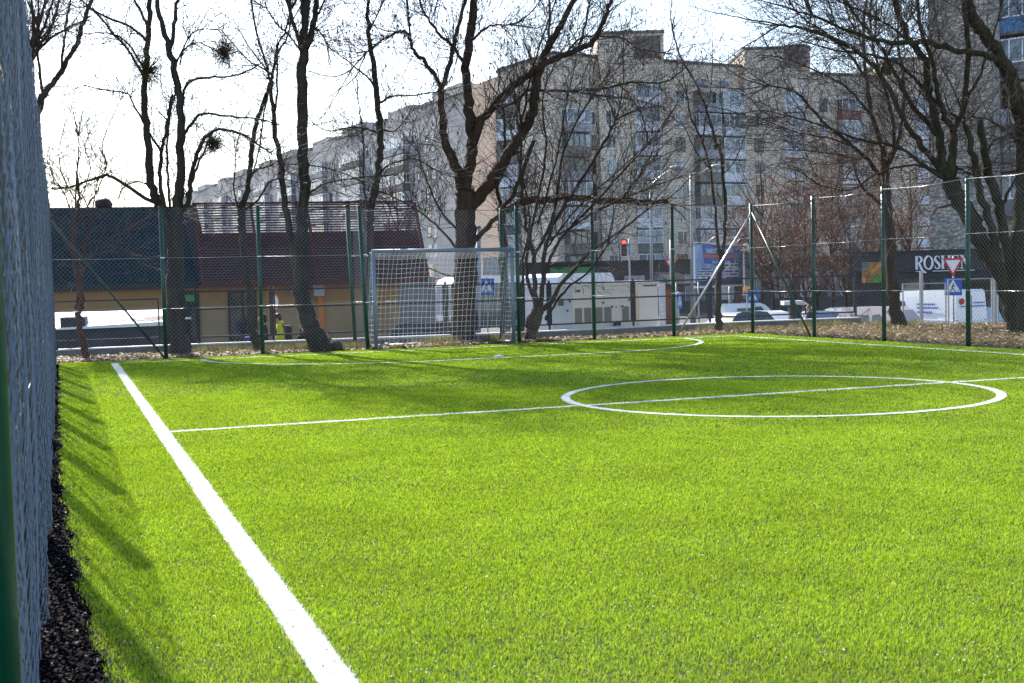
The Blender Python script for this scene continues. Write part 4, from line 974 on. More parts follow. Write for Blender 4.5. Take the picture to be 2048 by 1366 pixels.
def W2(py, D=75.): return CH+(yh(1745)-py)*D/F-STREET
mp_ = MB(); mp_.fbox(fsx, a, b, .36, .42, W2(566), W2(524), 0); mp_.build('shop_panel', ['mural'], sp)
mp_ = MB(); mp_.prism(fsx, [(a+.5, W2(566)+.02), (b-.02, W2(566)+.02), (b-.02, W2(548)), (b-.5, W2(552))], .422, .43, 0); mp_.build('panel_motif', ['mural_green'], sp)
mp_ = MB(); mp_.prism(fsx, [(a+.02, W2(524)-.02), (a+.02, W2(540)), (a+.3, W2(534)), (a+.35, W2(524)-.02)], .422, .43, 0); mp_.build('panel_motif', ['panel_blue'], sp)
def stroke(mb, fr, pts, ws, v0, v1, m=0, slant=0):
    P2 = [Vector(p) for p in pts]; L, Q = [], []
    for i, p in enumerate(P2):
        d = P2[min(i+1, len(P2)-1)]-P2[max(i-1, 0)]; d.normalize(); n = Vector((-d.y, d.x))*ws[i]/2; L.append(p+n); Q.append(p-n)
    for i in range(len(P2)-1): mb.prism(fr, [tuple(Q[i]), tuple(Q[i+1]), tuple(L[i+1]), tuple(L[i])], v0, v1, m)
def ellipse_pts(cx, cy, rx, ry, a0, a1, n): return [(cx+rx*math.cos(R(a0+(a1-a0)*k/n)), cy+ry*math.sin(R(a0+(a1-a0)*k/n))) for k in range(n+1)]
def letter(ch, u, w, W, H):
    mb = MB(); S = lambda x, y: (u+x*W, w+y*H); T = .17*H; t = .07*H; sr = .05*H
    def st(pts, ws): stroke(mb, fsx, [S(*p) for p in pts], ws, .36, .46)
    def serif(x, y, hw=.2): st([(x-hw, y), (x+hw, y)], [sr, sr])
    if ch in 'RHEN': 
        x0 = .16; st([(x0, 0), (x0, 1)], [T, T] if ch != 'N' else [t, t]); serif(x0, .02, .2); serif(x0, .98, .2)
    if ch == 'R':
        e = ellipse_pts(.38, .745, .42, .235, 90, -90, 10); st([(.2, .98)]+e+[(.2, .51)], [t]+[t+(T-t)*math.sin(math.pi*k/10) for k in range(11)]+[t])
        st([(.45, .52), (.62, .25), (.85, -.02), (1.15, -.22), (1.5, -.27)], [T*.9, T, T, T*.8, .02])
    if ch == 'O': e = ellipse_pts(.5, .5, .43, .49, 0, 360, 28); st(e, [t+(T-t)*abs(math.cos(2*math.pi*k/28+.35)) for k in range(29)])
    if ch == 'S': st([(.85, .74), (.80, .90), (.52, .985), (.24, .92), (.15, .76), (.27, .60), (.52, .50), (.76, .38), (.86, .22), (.74, .07), (.46, .01), (.2, .07), (.12, .28)], [.03*H, t, t, T*.7, T*.9, T, T, T, T*.9, T*.7, t, t, .03*H])
    if ch == 'H': st([(.84, 0), (.84, 1)], [T, T]); serif(.84, .02); serif(.84, .98); st([(.2, .52), (.8, .52)], [t, t])
    if ch == 'E':
        for y in (.03, .97): st([(.16, y), (.85, y)], [t, t])
        st([(.16, .5), (.68, .5)], [t, t]); st([(.85, .03), (.88, .25)], [t, .02]); st([(.85, .97), (.86, .78)], [t, .02])
    if ch == 'N': st([(.14, .98), (.86, .02)], [T, T]); st([(.86, 0), (.86, 1)], [t, t]); serif(.86, .98)
    return mb.build('letter', 'sign_white', sp)
ua = umap(fsx, 1831); ub = umap(fsx, 1945); tot = ub-ua; x = ua
for ch, wd in zip('ROSHEN', (.95, 1.15, .8, 1.15, .95, 1.2)):
    k = tot/6.5; letter(ch, x, 3.14, wd*k*.92, .80); x += wd*k*1.02
MB().fbox(fsx, ua, ua+tot*.18, .36, .42, 3.0, 3.04).build('underline', 'sign_white', sp); MB().fbox(fsx, ua+tot*.30, ub+.1, .36, .42, 3.0, 3.04).build('underline', 'sign_white', sp)
mat('panel_side', (.15, .145, .15), .8, var=.2, scale=1)
# --- yellow building with blue roof and red slatted canopy
yb = thing('shop_building', XY(500, 45, STREET), 'low yellow rendered building with blue metal roof and dark red slatted canopy, left', 'building')
ya, yb2 = XY(60, 43.5), XY(798, 46.5); fy = frame_between(ya, yb2, STREET); EV = 1.62-STREET
MB().fbox(fy, -6, fy.L, -9, 0, 0, 2.5).build('wall', 'render_yellow', yb); MB().fbox(fy, -6, fy.L, -9, .02, 2.502, EV-.02).build('upper_wall', 'render_ochre', yb)
fye = frame_between(yb2, XY(872, 50.5), STREET); MB().fbox(fye, .02, fye.L, -3, 0, 0, EV-.02).build('side_wall', 'panel_side', yb)
def Y(px, off=0): return umap(fy, px)+off
# blue roof: slope rising away
ur = Y(398); mb = MB(); us = -6
p = fy.p; mb.face([p(us, .35, EV), p(ur, .35, EV), p(ur-.55, -1.9, EV+2.85), p(us, -1.9, EV+2.85)]); mb.face([p(us, -1.9, EV+2.83), p(ur-.55, -1.9, EV+2.83), p(ur, .35, EV-.02), p(us, .35, EV-.02)])
for k in range(34):
    u = us+.25+k*(ur-us-.9)/34; s_ = Vector((0, 0, .03)); mb.tube([p(u, .35, EV+.01), p(u, -1.9, EV+2.86)], .015, 3, cap=False)
mb.build('roof', 'roof_blue', yb); MB().fbox(fy, us, ur, .3, .42, EV-.22, EV-.001).build('gutter', 'black', yb)
mb = MB(); mb.ball(p(Y(205), -1.9, EV+2.95), .32, sc=(1, 1, .8)); mb.tube([p(Y(205), -1.9, EV+2.5), p(Y(205), -1.9, EV+2.9)], .2, 10); mb.build('roof_vent', 'dark_metal', yb)
mb = MB(); mb.face([p(ur, .40, EV-.1), p(ur+.5, .40, EV-.1), p(ur, -1.9, EV+2.9), p(ur-.55, -1.9, EV+2.9)]); mb.build('barge_board', 'roof_dark', yb)
# canopy
c0, c1 = Y(404), Y(864, -.3); tl, tr_ = Y(378, .2), Y(822, .35); ZB, ZT = EV-.05, EV+2.85; NS = 30
def cp(s, t, off=0):  # s along 0..1, t up 0..1
    return p((c0+(c1-c0)*s)*(1-t)+(tl+(tr_-tl)*s)*t, .75-1.9*t+off, ZB+(ZT-ZB)*t)
def bar(mb, a, b, h=.05, d=.03, m=0):
    a, b = Vector(a), Vector(b); u = Vector((0, 0, h)); q = fy.v*d
    mb.face([a+q, b+q, b+q+u, a+q+u], m); mb.face([b, a, a+u, b+u], m); mb.face([a+u+q, b+u+q, b+u, a+u], m); mb.face([a, b, b+q, a+q], m); mb.face([a, a+q, a+q+u, a+u], m); mb.face([b+q, b, b+u, b+q+u], m)
mb = MB(); mb2 = MB()
for k in range(NS):
    t = (k+.3)/NS; bar(mb if t > .42 else mb2, cp(0, t), cp(1, t), .052 if t > .42 else .05, .03)
mb.build('upper_slats', 'roof_red', yb); mb2.build('lower_slats', 'roof_plum', yb)
mb = MB(); mb.face([cp(0, 0, -.12), cp(1, 0, -.12), cp(1, .62, -.12), cp(0, .62, -.12)]); mb.face([cp(0, .62, -.15), cp(1, .62, -.15), cp(1, 0, -.15), cp(0, 0, -.15)]); mb.build('canopy_backing', 'roof_dark', yb)
bar_ = MB(); bar(bar_, cp(0, 0)+Vector((0, 0, -.16)), cp(1, 0)+Vector((0, 0, -.16)), .2, .08); bar_.build('eaves_beam', 'roof_red', yb)
bar_ = MB(); bar(bar_, cp(0, 1), cp(1, 1), .08, .06); bar_.build('top_rail', 'roof_red', yb)
for k, s_ in enumerate((0, .25, .5, .75, 1)):
    mb = MB(); w_ = fy.u*.10
    for (a, b) in ((cp(s_, 0, .05), cp(s_, 1, .05)),): mb.face([a, a+w_, b+w_, b]); mb.face([a+w_, a+w_-fy.v*.1, b+w_-fy.v*.1, b+w_]); mb.face([a-fy.v*.1, a, b, b-fy.v*.1])
    mb.build('rafter', 'roof_red', yb)
for px in (490, 600, 704):
    u = Y(px); MB().fbox(fy, u, u+.14, -1.35, -1.22, EV+1.6, EV+2.95).build('canopy_post', 'roof_red', yb)
def ypanel(px0, px1, y0, y1, name, m, out=.03):
    a, b = Y(px0), Y(px1); D = 45; pc = (px0+px1)/2; z1 = CH+(yh(pc)-y0)*D/F-STREET; z0 = CH+(yh(pc)-y1)*D/F-STREET; MB().fbox(fy, a, b, .0, out, max(z0, .02), z1).build(name, m, yb); return a, b, z0, z1
for a_, b_ in ((350, 393), (459, 508)):
    ya_, yb_, z0, z1 = ypanel(a_, b_, 586, 760, 'door', 'glass_dark', .05)
    mb = MB(); 
    for u in (ya_-.08, (ya_+yb_)/2-.03, yb_): mb.fbox(fy, u, u+.08, .0, .09, .02, z1+.08)
    mb.fbox(fy, ya_, yb_, .052, .088, z1, z1+.08); mb.build('door_frame', 'dark_metal', yb)
ypanel(362, 388, 590, 603, 'notice', 'bus_green', .095); ypanel(362, 380, 634, 638, 'notice', 'sign_white', .095)
ac = MB(); a_, b_ = Y(582), Y(603); zc = EV-.55; ac.fbox(fy, a_, b_, .02, .35, zc, zc+.42, 0)
for k in range(12): ac.fbox(fy, a_+.03+(b_-a_)*k/12.6, a_+.045+(b_-a_)*k/12.6, .352, .37, zc+.04, zc+.38, 1)
ac.build('air_conditioner', ['grey_metal', 'dark_metal'], yb)
MB().fbox(fy, Y(626), Y(647), .02, .4, EV-.62, EV-.1).build('meter_box', 'panel_grey', yb); MB().fbox(fy, Y(634), Y(646), .02, .12, .4, EV-.622).build('downpipe', 'orange', yb)
# --- low dark shed with white roof, bottom left
sd = thing('shed', XY(220, 33, STREET), 'long low dark shed with bright white roof behind the left corner of the fence', 'shed')
fd = frame_between(XY(40, 30.5), XY(338, 31.5), STREET); zr = .44-STREET
MB().fbox(fd, 0, fd.L, -4.6, 0, 0, zr).build('wall', 'wall_dark', sd)
mb = MB(); q = fd.p; mb.face([q(-.1, .12, zr+.02), q(fd.L+.05, .12, zr+.14), q(fd.L+.05, -4.7, zr+.36), q(-.1, -4.7, zr+.36)]); mb.face([q(-.1, .12, zr+.0), q(-.1, .12, zr+.02), q(fd.L+.05, .12, zr+.14), q(fd.L+.05, .12, zr+.03)][::-1]); mb.build('roof', 'white_roof', sd)
mb = MB()
for k in range(4): mb.tube([q(umap(fd, 215), -.25-k*.35, zr+.09+k*.03), q(fd.L, -.25-k*.35, zr+.18+k*.02)], .012, 4)
mb.build('roof_batten', 'roof_plum', sd)
MB().fbox(fd, umap(fd, 118), umap(fd, 168), -1.6, .05, zr+.021, zr+.30).build('roof_box', 'wall_dark', sd)
bx = thing('utility_box', XY(310, 29.6, 0), 'small grey box at the foot of the dark shed wall', 'box')
fb = Frame(XY(295, 29.4, 0), -.1, -.25); MB().fbox(fb, 0, .38, -.2, 0, 0, .28, 0, .01).build('body', 'grey_metal', bx); MB().fbox(fb, .02, .36, .002, .012, .22, .27).build('lid', 'concrete_light', bx)
r3_ = thing('railing', XY(200, 27.5), 'thin black railing panel in front of the dark shed, left corner', 'railing')
a_, b_ = XY(100, 26.2), XY(322, 26.9); fr = frame_between(a_, b_, 0); mb = MB()
mb.fbox(fr, 0, fr.L, -.1, -.07, 1.16, 1.19); mb.fbox(fr, fr.L-.03, fr.L, -.1, -.07, -.2, 1.158); mb.fbox(fr, 0, fr.L, -.1, -.07, .32, .35); mb.build('rail_panel', 'dark_metal', r3_)
# --- kiosk, orange
ks = thing('kiosk', XY(1340, 62, STREET), 'narrow rust orange kiosk side right of the beige generator', 'kiosk')
fk = frame_between(XY(1329, 60), XY(1357, 60), STREET); MB().fbox(fk, 0, fk.L, -2, 0, -.8, 2.62, 0, .02).build('wall', 'brown_orange', ks); MB().fbox(fk, -.1, fk.L+.8, -2.1, .3, 2.622, 2.75).build('roof', 'dark_metal', ks); MB().fbox(fk, .02, fk.L, .002, .03, 0, .85).build('plinth', 'wall_dark', ks)
aw = thing('awning', XY(1392, 60, STREET), 'brown slatted awning roof at head height left of the billboard foot', 'awning')
fa = frame_between(XY(1356, 59), XY(1402, 61), STREET); mb = MB(); zz = CH+(552-545)*60/F-STREET-.35
for k in range(22): u = fa.L*k/22; mb.face([fa.p(u, 0, zz-.12), fa.p(u+.03, 0, zz-.12), fa.p(u+.03, -1.3, zz+.42), fa.p(u, -1.3, zz+.42)])
mb.build('slats', 'roof_plum', aw); mb = MB(); 
for u in (.05, fa.L-.05): mb.tube([fa.p(u, -.1, -.8), fa.p(u, -.1, zz-.1)], .04, 6)
mb.build('post', 'grey_metal', aw)
mat('car_dark_grey', (.07, .075, .08), .3, .3, var=.05, coat=.4)
# ================================================================ VEHICLES
def vehicle(name, loc, ang, L, Wd, lower, upper, hwt, paint, label, cat, wins, group=None, screen=None, rear=None, plain=False, accents=(), wheel=.32, ax=None):
    """lower / upper: side outlines (x, z), nose at x=0; upper tapers to hwt"""
    root = thing(name, loc, label, cat, group); fr = Frame(loc, ang); hw = Wd/2
    def ring(mb, prof, h0, h1, zb, zt, m=0):
        f = lambda z: h0+(h1-h0)*max(0, min(1, (z-zb)/(zt-zb)))**1.3
        n = len(prof); Lp = [fr.p(x, f(z), z) for x, z in prof]; Rp = [fr.p(x, -f(z), z) for x, z in prof]
        c = (sum(x for x, _ in prof)/n, sum(z for _, z in prof)/n)
        mb.face(Lp, m); mb.face(Rp[::-1], m)
        for k in range(n): j = (k+1) % n; mb.face([Lp[j], Lp[k], Rp[k], Rp[j]], m, smooth=False)
        return f
    mb = MB(); z0 = min(z for _, z in lower); z1 = max(z for _, z in lower); ring(mb, lower, hw-.02, hw, z0, z1)
    zb = min(z for _, z in upper); zt = max(z for _, z in upper); f = ring(mb, upper, hw-.03, hwt, zb, zt)
    body = mb.build('body', paint, root)
    for p_ in body.data.polygons: pass
    bv = body.modifiers.new('bevel', 'BEVEL'); bv.width = .05; bv.segments = 3; bv.limit_method = 'ANGLE'; bv.angle_limit = R(25)
    for poly in wins:
        for s in (1, -1):
            mb = MB(); pts = [fr.p(x, s*(f(z)+.012), z) for x, z in poly]; mb.face(pts if s > 0 else pts[::-1]); mb.build('side_window', 'glass_dark', root)
    for nm, q in (('windscreen', screen), ('rear_window', rear)):
        if q:
            (xa, za), (xb, zb_) = q; a = f(za)-.10; b = f(zb_)-.10
            pts = [fr.p(xa, a, za), fr.p(xb, b, zb_), fr.p(xb, -b, zb_), fr.p(xa, -a, za)]; mb = MB(); mb.face(pts if nm == 'windscreen' else pts[::-1]); mb.build(nm, 'glass', root)
    ax = ax or (L*.18, L*.80)
    for x in ax:
        for s in (1, -1):
            wz = MB(); c = fr.p(x, s*(hw-.10), wheel); wz.tube([c-fr.v*s*.1, c+fr.v*s*.115], [wheel, wheel], 16); w_ = wz.build('wheel', 'rubber', root)
            rm = MB(); rm.tube([c+fr.v*s*.118, c+fr.v*s*.13], [wheel*.6, wheel*.55], 12); rm.build('rim', 'grey_metal', w_)
    for s in (1, -1):
        mb = MB(); zz = z0+(z1-z0)*.62; mb.fbox(fr, -.03, .05, s*(hw-.42) if s > 0 else -(hw-.12), s*(hw-.12) if s > 0 else -(hw-.42), zz, zz+.16); mb.build('headlight', 'glass_curtain', root)
        mb = MB(); mb.fbox(fr, L-.05, L+.03, (hw-.22) if s > 0 else -(hw-.04), (hw-.04) if s > 0 else -(hw-.22), zz, zz+.28); mb.build('tail_light', 'tail_red', root)
    mb = MB(); mb.fbox(fr, -.06, .1, -hw+.1, hw-.1, z0-.02, z0+.18); mb.fbox(fr, L-.1, L+.06, -hw+.1, hw-.1, z0-.02, z0+.18); mb.build('bumper', 'dark_metal', root)
    for (x0, x1, za, zb_, m_, nm) in accents:
        mb = MB()
        for s in (1, -1): q = [fr.p(x0, s*(hw+.012), za), fr.p(x1, s*(hw+.012), za), fr.p(x1, s*(hw+.012), zb_), fr.p(x0, s*(hw+.012), zb_)]; mb.face(q if s > 0 else q[::-1])
        mb.build(nm, m_, root)
    return root, fr
HL = [(0, .35), (4.1, .35), (4.15, .8), (4.1, .92), (.95, .92), (.12, .78), (-.02, .6)]
HU = [(.95, .90), (4.1, .90), (4.0, 1.1), (3.7, 1.45), (3.2, 1.5), (2.1, 1.5), (1.7, 1.42)]
HW_ = [[(1.35, .95), (2.3, .95), (2.3, 1.4), (1.85, 1.38)], [(2.4, .95), (3.6, .95), (3.45, 1.38), (2.4, 1.4)]]
def hatch(px, D, ang, paint, label, z=STREET, group='parked cars behind the low wall', dz=0):
    return vehicle('parked_car', XY(px, D, SZ(px, D)), ang, 4.1, 1.72, HL, HU, .58, paint, label, 'car', HW_, group, ((1.08, .95), (1.72, 1.40)), ((4.0, 1.02), (3.72, 1.40)))
VL = [(0, .4), (5.4, .4), (5.45, 1.1), (.85, 1.12), (.1, .95), (-.02, .7)]
VU = [(.85, 1.10), (5.43, 1.10), (5.38, 2.36), (5.25, 2.48), (2.1, 2.44), (1.75, 2.30)]
CA = lambda x, y: math.atan2(y, x)-YAW    # heading given in camera terms (right, away)
vr, vf = vehicle('delivery_van', XY(1776, 60.3, SZ(1776, 58)), CA(.41, -.91), 5.4, 1.95, VL, VU, .84, 'car_white', 'large white delivery van with blue lettering parked behind the pedestrian sign', 'van', [[(1.2, 1.2), (2.2, 1.2), (2.2, 1.95), (1.75, 1.98)]], None, ((.98, 1.16), (1.68, 2.22)), None, wheel=.36)
fv = Frame(vf.o, vf.ang)
for s_, u, w_, sz in (('ГРУЗОВІ', 3.1, 1.72, .17), ('ПЕРЕВЕЗЕННЯ', 3.05, 1.50, .16), ('067 5', 3.3, 1.28, .15)): pass
for w_, L_ in ((1.78, 1.1), (1.62, 1.3), (1.42, .9)):
    mb = MB(); u = 3.05
    while u < 3.05+L_: k = rnd.uniform(.05, .1); mb.fbox(vf, u, u+k, .955, .965, w_, w_+.09); u += k+.04
    mb.build('lettering', 'sign_blue', vr)
MB().fbox(vf, 2.62, 2.78, .965, .98, 1.15, 1.45).build('red_emblem', 'tail_red', vr)
mb = MB(); mb.fbox(vf, 1.6, 4.9, .965, .985, 1.08, 1.12); mb.build('side_moulding', 'white_paint', vr)
mb = MB()
for w_, a_, b_ in ((1.85, -.75, -.1), (1.70, -.75, .6)):
    v_ = a_
    while v_ < b_: mb.fbox(Frame(vf.p(5.47, 0, 0), vf.ang), 0, .012, v_, v_+.07, w_, w_+.06); v_ += .11
mb.build('lettering', 'sign_blue', vr)
mb = MB(); mb.tube([vf.p(5.42, .55, 1.95), vf.p(5.46, .55, 1.95)], .14, 14); mb.build('round_emblem', 'tail_red', vr)
MB().fbox(vf, 5.44, 5.46, -.01, .01, .5, 2.2).build('door_seam', 'dark_metal', vr)
CL = [(0, .38), (4.3, .38), (4.35, .95), (.95, .98), (.12, .82), (-.02, .6)]; CU = [(.95, .96), (4.33, .96), (4.25, 1.65), (4.1, 1.80), (2.0, 1.82), (1.65, 1.68)]
vehicle('small_van', XY(1576, 80, SZ(1530, 80)), CA(-1, -.06), 4.3, 1.75, CL, CU, .70, 'car_white', 'small white panel van with square rear window behind the slim young tree', 'van', [[(1.5, 1.02), (2.35, 1.02), (2.35, 1.55), (1.95, 1.6)], [(2.55, 1.12), (3.5, 1.12), (3.5, 1.5), (2.55, 1.5)]], None, ((1.08, 1.02), (1.62, 1.6)), ((4.3, 1.1), (4.25, 1.55)))
hatch(1612, 62, CA(-.6, .8), 'car_white', 'white car with a dark windscreen between the small white van and the stone bin')
hatch(1604, 66, CA(.1, -1), 'car_blue', 'blue grey car under the two brown haired heads')
hatch(1640, 70, CA(.7, .7), 'car_silver', 'silver car roof behind the blue grey car')
hatch(1672, 59, CA(.2, -1), 'car_white', 'white car just behind the end of the low wall', dz=-.12)
hatch(1400, 55, CA(.7, .5), 'car_black', 'black car with red tail light half hidden behind the crossing sign')
vehicle('small_van', XY(1862, 48, SZ(1800, 50)), CA(-.45, .89), 4.3, 1.75, CL, CU, .70, 'car_pink', 'pale pink small van with a green rear corner, just right of the low wall end', 'van', [[(1.5, 1.02), (2.35, 1.02), (2.35, 1.5), (1.95, 1.55)], [(2.55, 1.08), (3.6, 1.08), (3.6, 1.5), (2.55, 1.5)]], None, ((1.08, 1.02), (1.62, 1.6)), ((4.3, 1.1), (4.25, 1.55)), accents=((3.7, 4.25, .5, .93, 'car_green', 'green_panel'),))
hatch(1760, 64, CA(.5, .8), 'car_silver', 'silver car between the straight tree and the colourful shop panel')
hatch(1975, 66, CA(.3, .9), 'car_blue', 'light blue car half hidden right of the large white van')
hatch(2025, 50, R(0), 'car_silver', 'silver car at the right edge behind the massive leaning tree')
hatch(1010, 44, math.pi-R(20), 'car_black', 'black car with white number plate seen through the goal net')
hatch(1090, 43, R(15), 'car_blue', 'dark blue car behind the multi stemmed shrub')
BL = [(0, .4), (6.4, .4), (6.45, 1.15), (.3, 1.2), (-.02, .7)]; BU = [(.25, 1.15), (6.43, 1.15), (6.4, 2.6), (6.2, 2.8), (1.0, 2.8), (.55, 2.6)]
BW = [[(.8+k*1.1, 1.3), (1.75+k*1.1, 1.3), (1.75+k*1.1, 2.3), (.8+k*1.1, 2.3)] for k in range(5)]
def bus(px, D, ang, label, g): 
    r_, f_ = vehicle('minibus', XY(px, D, SZ(px, D)+.22), ang, 6.4, 2.1, BL, BU, .92, 'car_dark_grey' if g else 'bus_green', label, 'minibus', BW, 'minibuses on the street', ((.30, 1.25), (.6, 2.5)), ((6.42, 1.4), (6.4, 2.4)), wheel=.38)
    mb = MB(); 
    prof = [(.5, 2.62), (6.4, 2.62), (6.3, 2.9), (6.0, 3.12), (1.2, 3.12), (.7, 2.95)]; mb.prism(f_, prof, -1.0, 1.0); o = mb.build('roof', 'white_paint', r_); bv = o.modifiers.new('bevel', 'BEVEL'); bv.width = .12; bv.segments = 3
    return r_, f_
bus(1068, 58, R(38), 'green minibus with white roof behind the shrub and generator', 0)
bus(878, 66, CA(.8, .6), 'dark grey minibus with white roof seen through the goal net', 1)

# ================================================================ PEOPLE
def skin_obj(name, verts, edges, radii, m, parent, root_i=0, sub=2):
    off = WORLD_LOC.get(parent.name, Vector()); me = bpy.data.meshes.new(name); me.from_pydata([tuple(Vector(v)-off) for v in verts], edges, []); me.materials.append(M[m])
    o = bpy.data.objects.new(name, me); COL.objects.link(o); o.parent = parent; WORLD_LOC[o.name] = off
    sk = o.modifiers.new('skin', 'SKIN'); sk.use_smooth_shade = True
    for i, r_ in enumerate(radii):
        sv = me.skin_vertices[0].data[i]; sv.radius = r_ if isinstance(r_, tuple) else (r_, r_); sv.use_root = (i == root_i)
    ss_ = o.modifiers.new('sub', 'SUBSURF'); ss_.levels = sub; ss_.render_levels = sub; return o
def person(px, D, face, label, coat, legs, hair='hair', H=1.72, pose='stand', z=None, bag=None, hood=False, group=None, lean=0.):
    """face: heading angle in degrees; u = forward, v = right hand side"""
    loc = XY(px, D, z if z is not None else SZ(px, D)); root = thing('person', loc, label, 'person', group); k = H/1.72; c, s_ = math.cos(R(face)), math.sin(R(face))
    def p(f, r_, h): return loc+Vector((c*(f+lean*max(0, h-.9))+s_*r_, s_*(f+lean*max(0, h-.9))-c*r_, h))*k
    st = .16 if pose == 'walk' else .02
    sit = pose == 'sit'
    hip = .48 if sit else .92
    def q(f, r_, h): return p(f, r_, h-(.44 if sit else 0))
    J = {'pel': q(0, 0, .95), 'bel': q(.01, 0, 1.1), 'che': q(0, 0, 1.3), 'nec': q(.0, 0, 1.47), 'hb': q(.02, 0, 1.55)}
    legsJ = {}
    for sd_, sg in (('l', -1), ('r', 1)):
        if sit: legsJ[sd_] = [p(.02, .1*sg, .50), p(.42, .12*sg, .50), p(.44, .12*sg, .10), p(.60, .13*sg, .04)]
        else: a = st*sg; legsJ[sd_] = [p(.0, .1*sg, .88), p(a*.6+.04, .1*sg, .50), p(a*1.2-.02, .1*sg, .09), p(a*1.2+.16, .11*sg, .035)]
    armJ = {}
    for sd_, sg in (('l', -1), ('r', 1)):
        a = -st*sg*1.2; armJ[sd_] = [q(0, .19*sg, 1.42), q(a*.5-.03, .235*sg, 1.14), q(a+.12, .22*sg, .93), q(a+.17, .215*sg, .87)]
    V, E_, Rr = [], [], []
    def add(v, r_, par=None): V.append(v); Rr.append(r_); 
    ids = {}
    add(J['pel'], (.13*k, .10*k)); add(J['bel'], (.12*k, .09*k)); add(J['che'], (.14*k, .10*k)); add(J['nec'], .055*k); add(J['hb'], .052*k)
    E_ += [(0, 1), (1, 2), (2, 3), (3, 4)]
    hd = [q(.03, 0, 1.61), q(.025, 0, 1.69)]; add(hd[0], (.078*k, .088*k)); add(hd[1], (.075*k, .085*k)); E_ += [(4, 5), (5, 6)]
    for sd_ in 'lr':
        prev = 0
        for v, r_ in zip(legsJ[sd_], (.085, .055, .038, .03)): add(v, r_*k); E_.append((prev, len(V)-1)); prev = len(V)-1
        prev = 2
        for v, r_ in zip(armJ[sd_], (.05, .04, .028, .026)): add(v, r_*k); E_.append((prev, len(V)-1)); prev = len(V)-1
        w_ = V[prev]; d = (armJ[sd_][3]-armJ[sd_][2]).normalized(); sg = -1 if sd_ == 'l' else 1; side = Vector((s_, -c, 0))*1.0; fwd = Vector((c, s_, 0))
        for fi, (o_, L_) in enumerate(((-.024, .065), (-.008, .075), (.008, .070), (.023, .055))):
            add(w_+d*.045*k+fwd*o_*k, .009*k); a_ = len(V)-1; E_.append((prev, a_)); add(V[a_]+(d*.6-side*sg*.35).normalized()*L_*.6*k, .008*k); E_.append((a_, a_+1)); add(V[a_+1]+(d*.2-side*sg*.9).normalized()*L_*.4*k, .007*k); E_.append((a_+1, a_+2))
        add(w_+fwd*.035*k+d*.01, .010*k); a_ = len(V)-1; E_.append((prev, a_)); add(V[a_]+(fwd*.3+d).normalized()*.035*k, .008*k); E_.append((a_, a_+1))
    skin_obj('body', V, E_, Rr, 'skin', root)
    # clothes follow the same skeleton
    cv_ = [J['pel']-Vector((0, 0, .06*k)), J['bel'], J['che'], J['nec']-Vector((0, 0, .02))]; ce = [(0, 1), (1, 2), (2, 3)]; cr = [(.20*k, .17*k), (.185*k, .165*k), (.20*k, .165*k), .08*k]
    for sd_ in 'lr':
        prev = 2
        for v, r_ in zip(armJ[sd_][:3], (.078, .062, .048)): cv_.append(v); cr.append(r_*k); ce.append((prev, len(cv_)-1)); prev = len(cv_)-1
    jk = skin_obj('jacket', cv_, ce, cr, coat, root)
    cv_ = [J['pel']+Vector((0, 0, .02))]; ce = []; cr = [(.15*k, .12*k)]
    for sd_ in 'lr':
        prev = 0
        for v, r_ in zip(legsJ[sd_][:3], (.10, .072, .058)): cv_.append(v); cr.append(r_*k); ce.append((prev, len(cv_)-1)); prev = len(cv_)-1
    skin_obj('trousers', cv_, ce, cr, legs, root)
    mb = MB(); fwd = Vector((c, s_, 0)); side = Vector((s_, -c, 0)); hc = q(.0, 0, 1.70)
    mb.ball(hc-fwd*.012*k, .108*k, sc=(1, 1, .98), nu=14, nv=9); mb.ball(q(-.05, 0, 1.62), .075*k, sc=(1, 1, 1.2)); mb.build('hair', hair, root)
    mb = MB(); f0 = q(.115, 0, 1.63)
    mb.ball(f0-fwd*.022*k, .062*k, sc=(1, 1, 1.25), nu=12, nv=8); mb.ball(f0+fwd*.04*k, .014*k, sc=(1, 1, 1.4))
    for sg in (-1, 1): mb.ball(q(.02, .085*sg, 1.63), .022*k, sc=(1, .6, 1.4))
    mb.build('face', 'skin', root)
    mb = MB()
    for sg in (-1, 1): mb.ball(f0+side*.028*sg*k+fwd*.032*k+Vector((0, 0, .02*k)), .009*k)
    mb.fbox(Frame(f0+fwd*.036*k-side*0, R(face)-math.pi/2), -.02*k, .02*k, -.004, .006, -.045*k, -.037*k); mb.build('eyes_and_mouth', 'hair', root)
    for sd_ in 'lr':
        a, b = legsJ[sd_][2], legsJ[sd_][3]; g = MB(); g.tube([a-fwd*.05*k+Vector((0, 0, -.04*k)), a+Vector((0, 0, -.02*k)), b+Vector((0, 0, .0)), b+fwd*.05*k], [.04*k, .052*k, .045*k, .02*k], 8); g.build('shoe', 'black', root)
    if hood: g = MB(); g.ball(q(-.06, 0, 1.52), .10*k, sc=(1, 1.1, .7)); g.build('hood', coat, root)
    if bag:
        bl = q(-.24, 0, 1.2); bo = thing('backpack', bl, bag[1], 'backpack'); fb_ = Frame(bl, R(face)-math.pi/2); mb = MB(); mb.fbox(fb_, -.15, .15, -.09, .09, -.24, .22, 0, .05); o = mb.build('bag', bag[0], bo)
        mb = MB(); mb.fbox(fb_, -.11, .11, -.13, -.092, -.2, .02, 0, .03); mb.build('pocket', bag[0], bo); mb = MB()
        for sg in (-1, 1): mb.tube([bl+side*.1*sg+fwd*.08+Vector((0, 0, .2)), bl+side*.11*sg+fwd*.3+Vector((0, 0, .22)), bl+side*.12*sg+fwd*.40+Vector((0, 0, .0)), bl+side*.12*sg+fwd*.12+Vector((0, 0, -.18))], .02, 6)
        mb.build('strap', bag[0], bo)
    return root
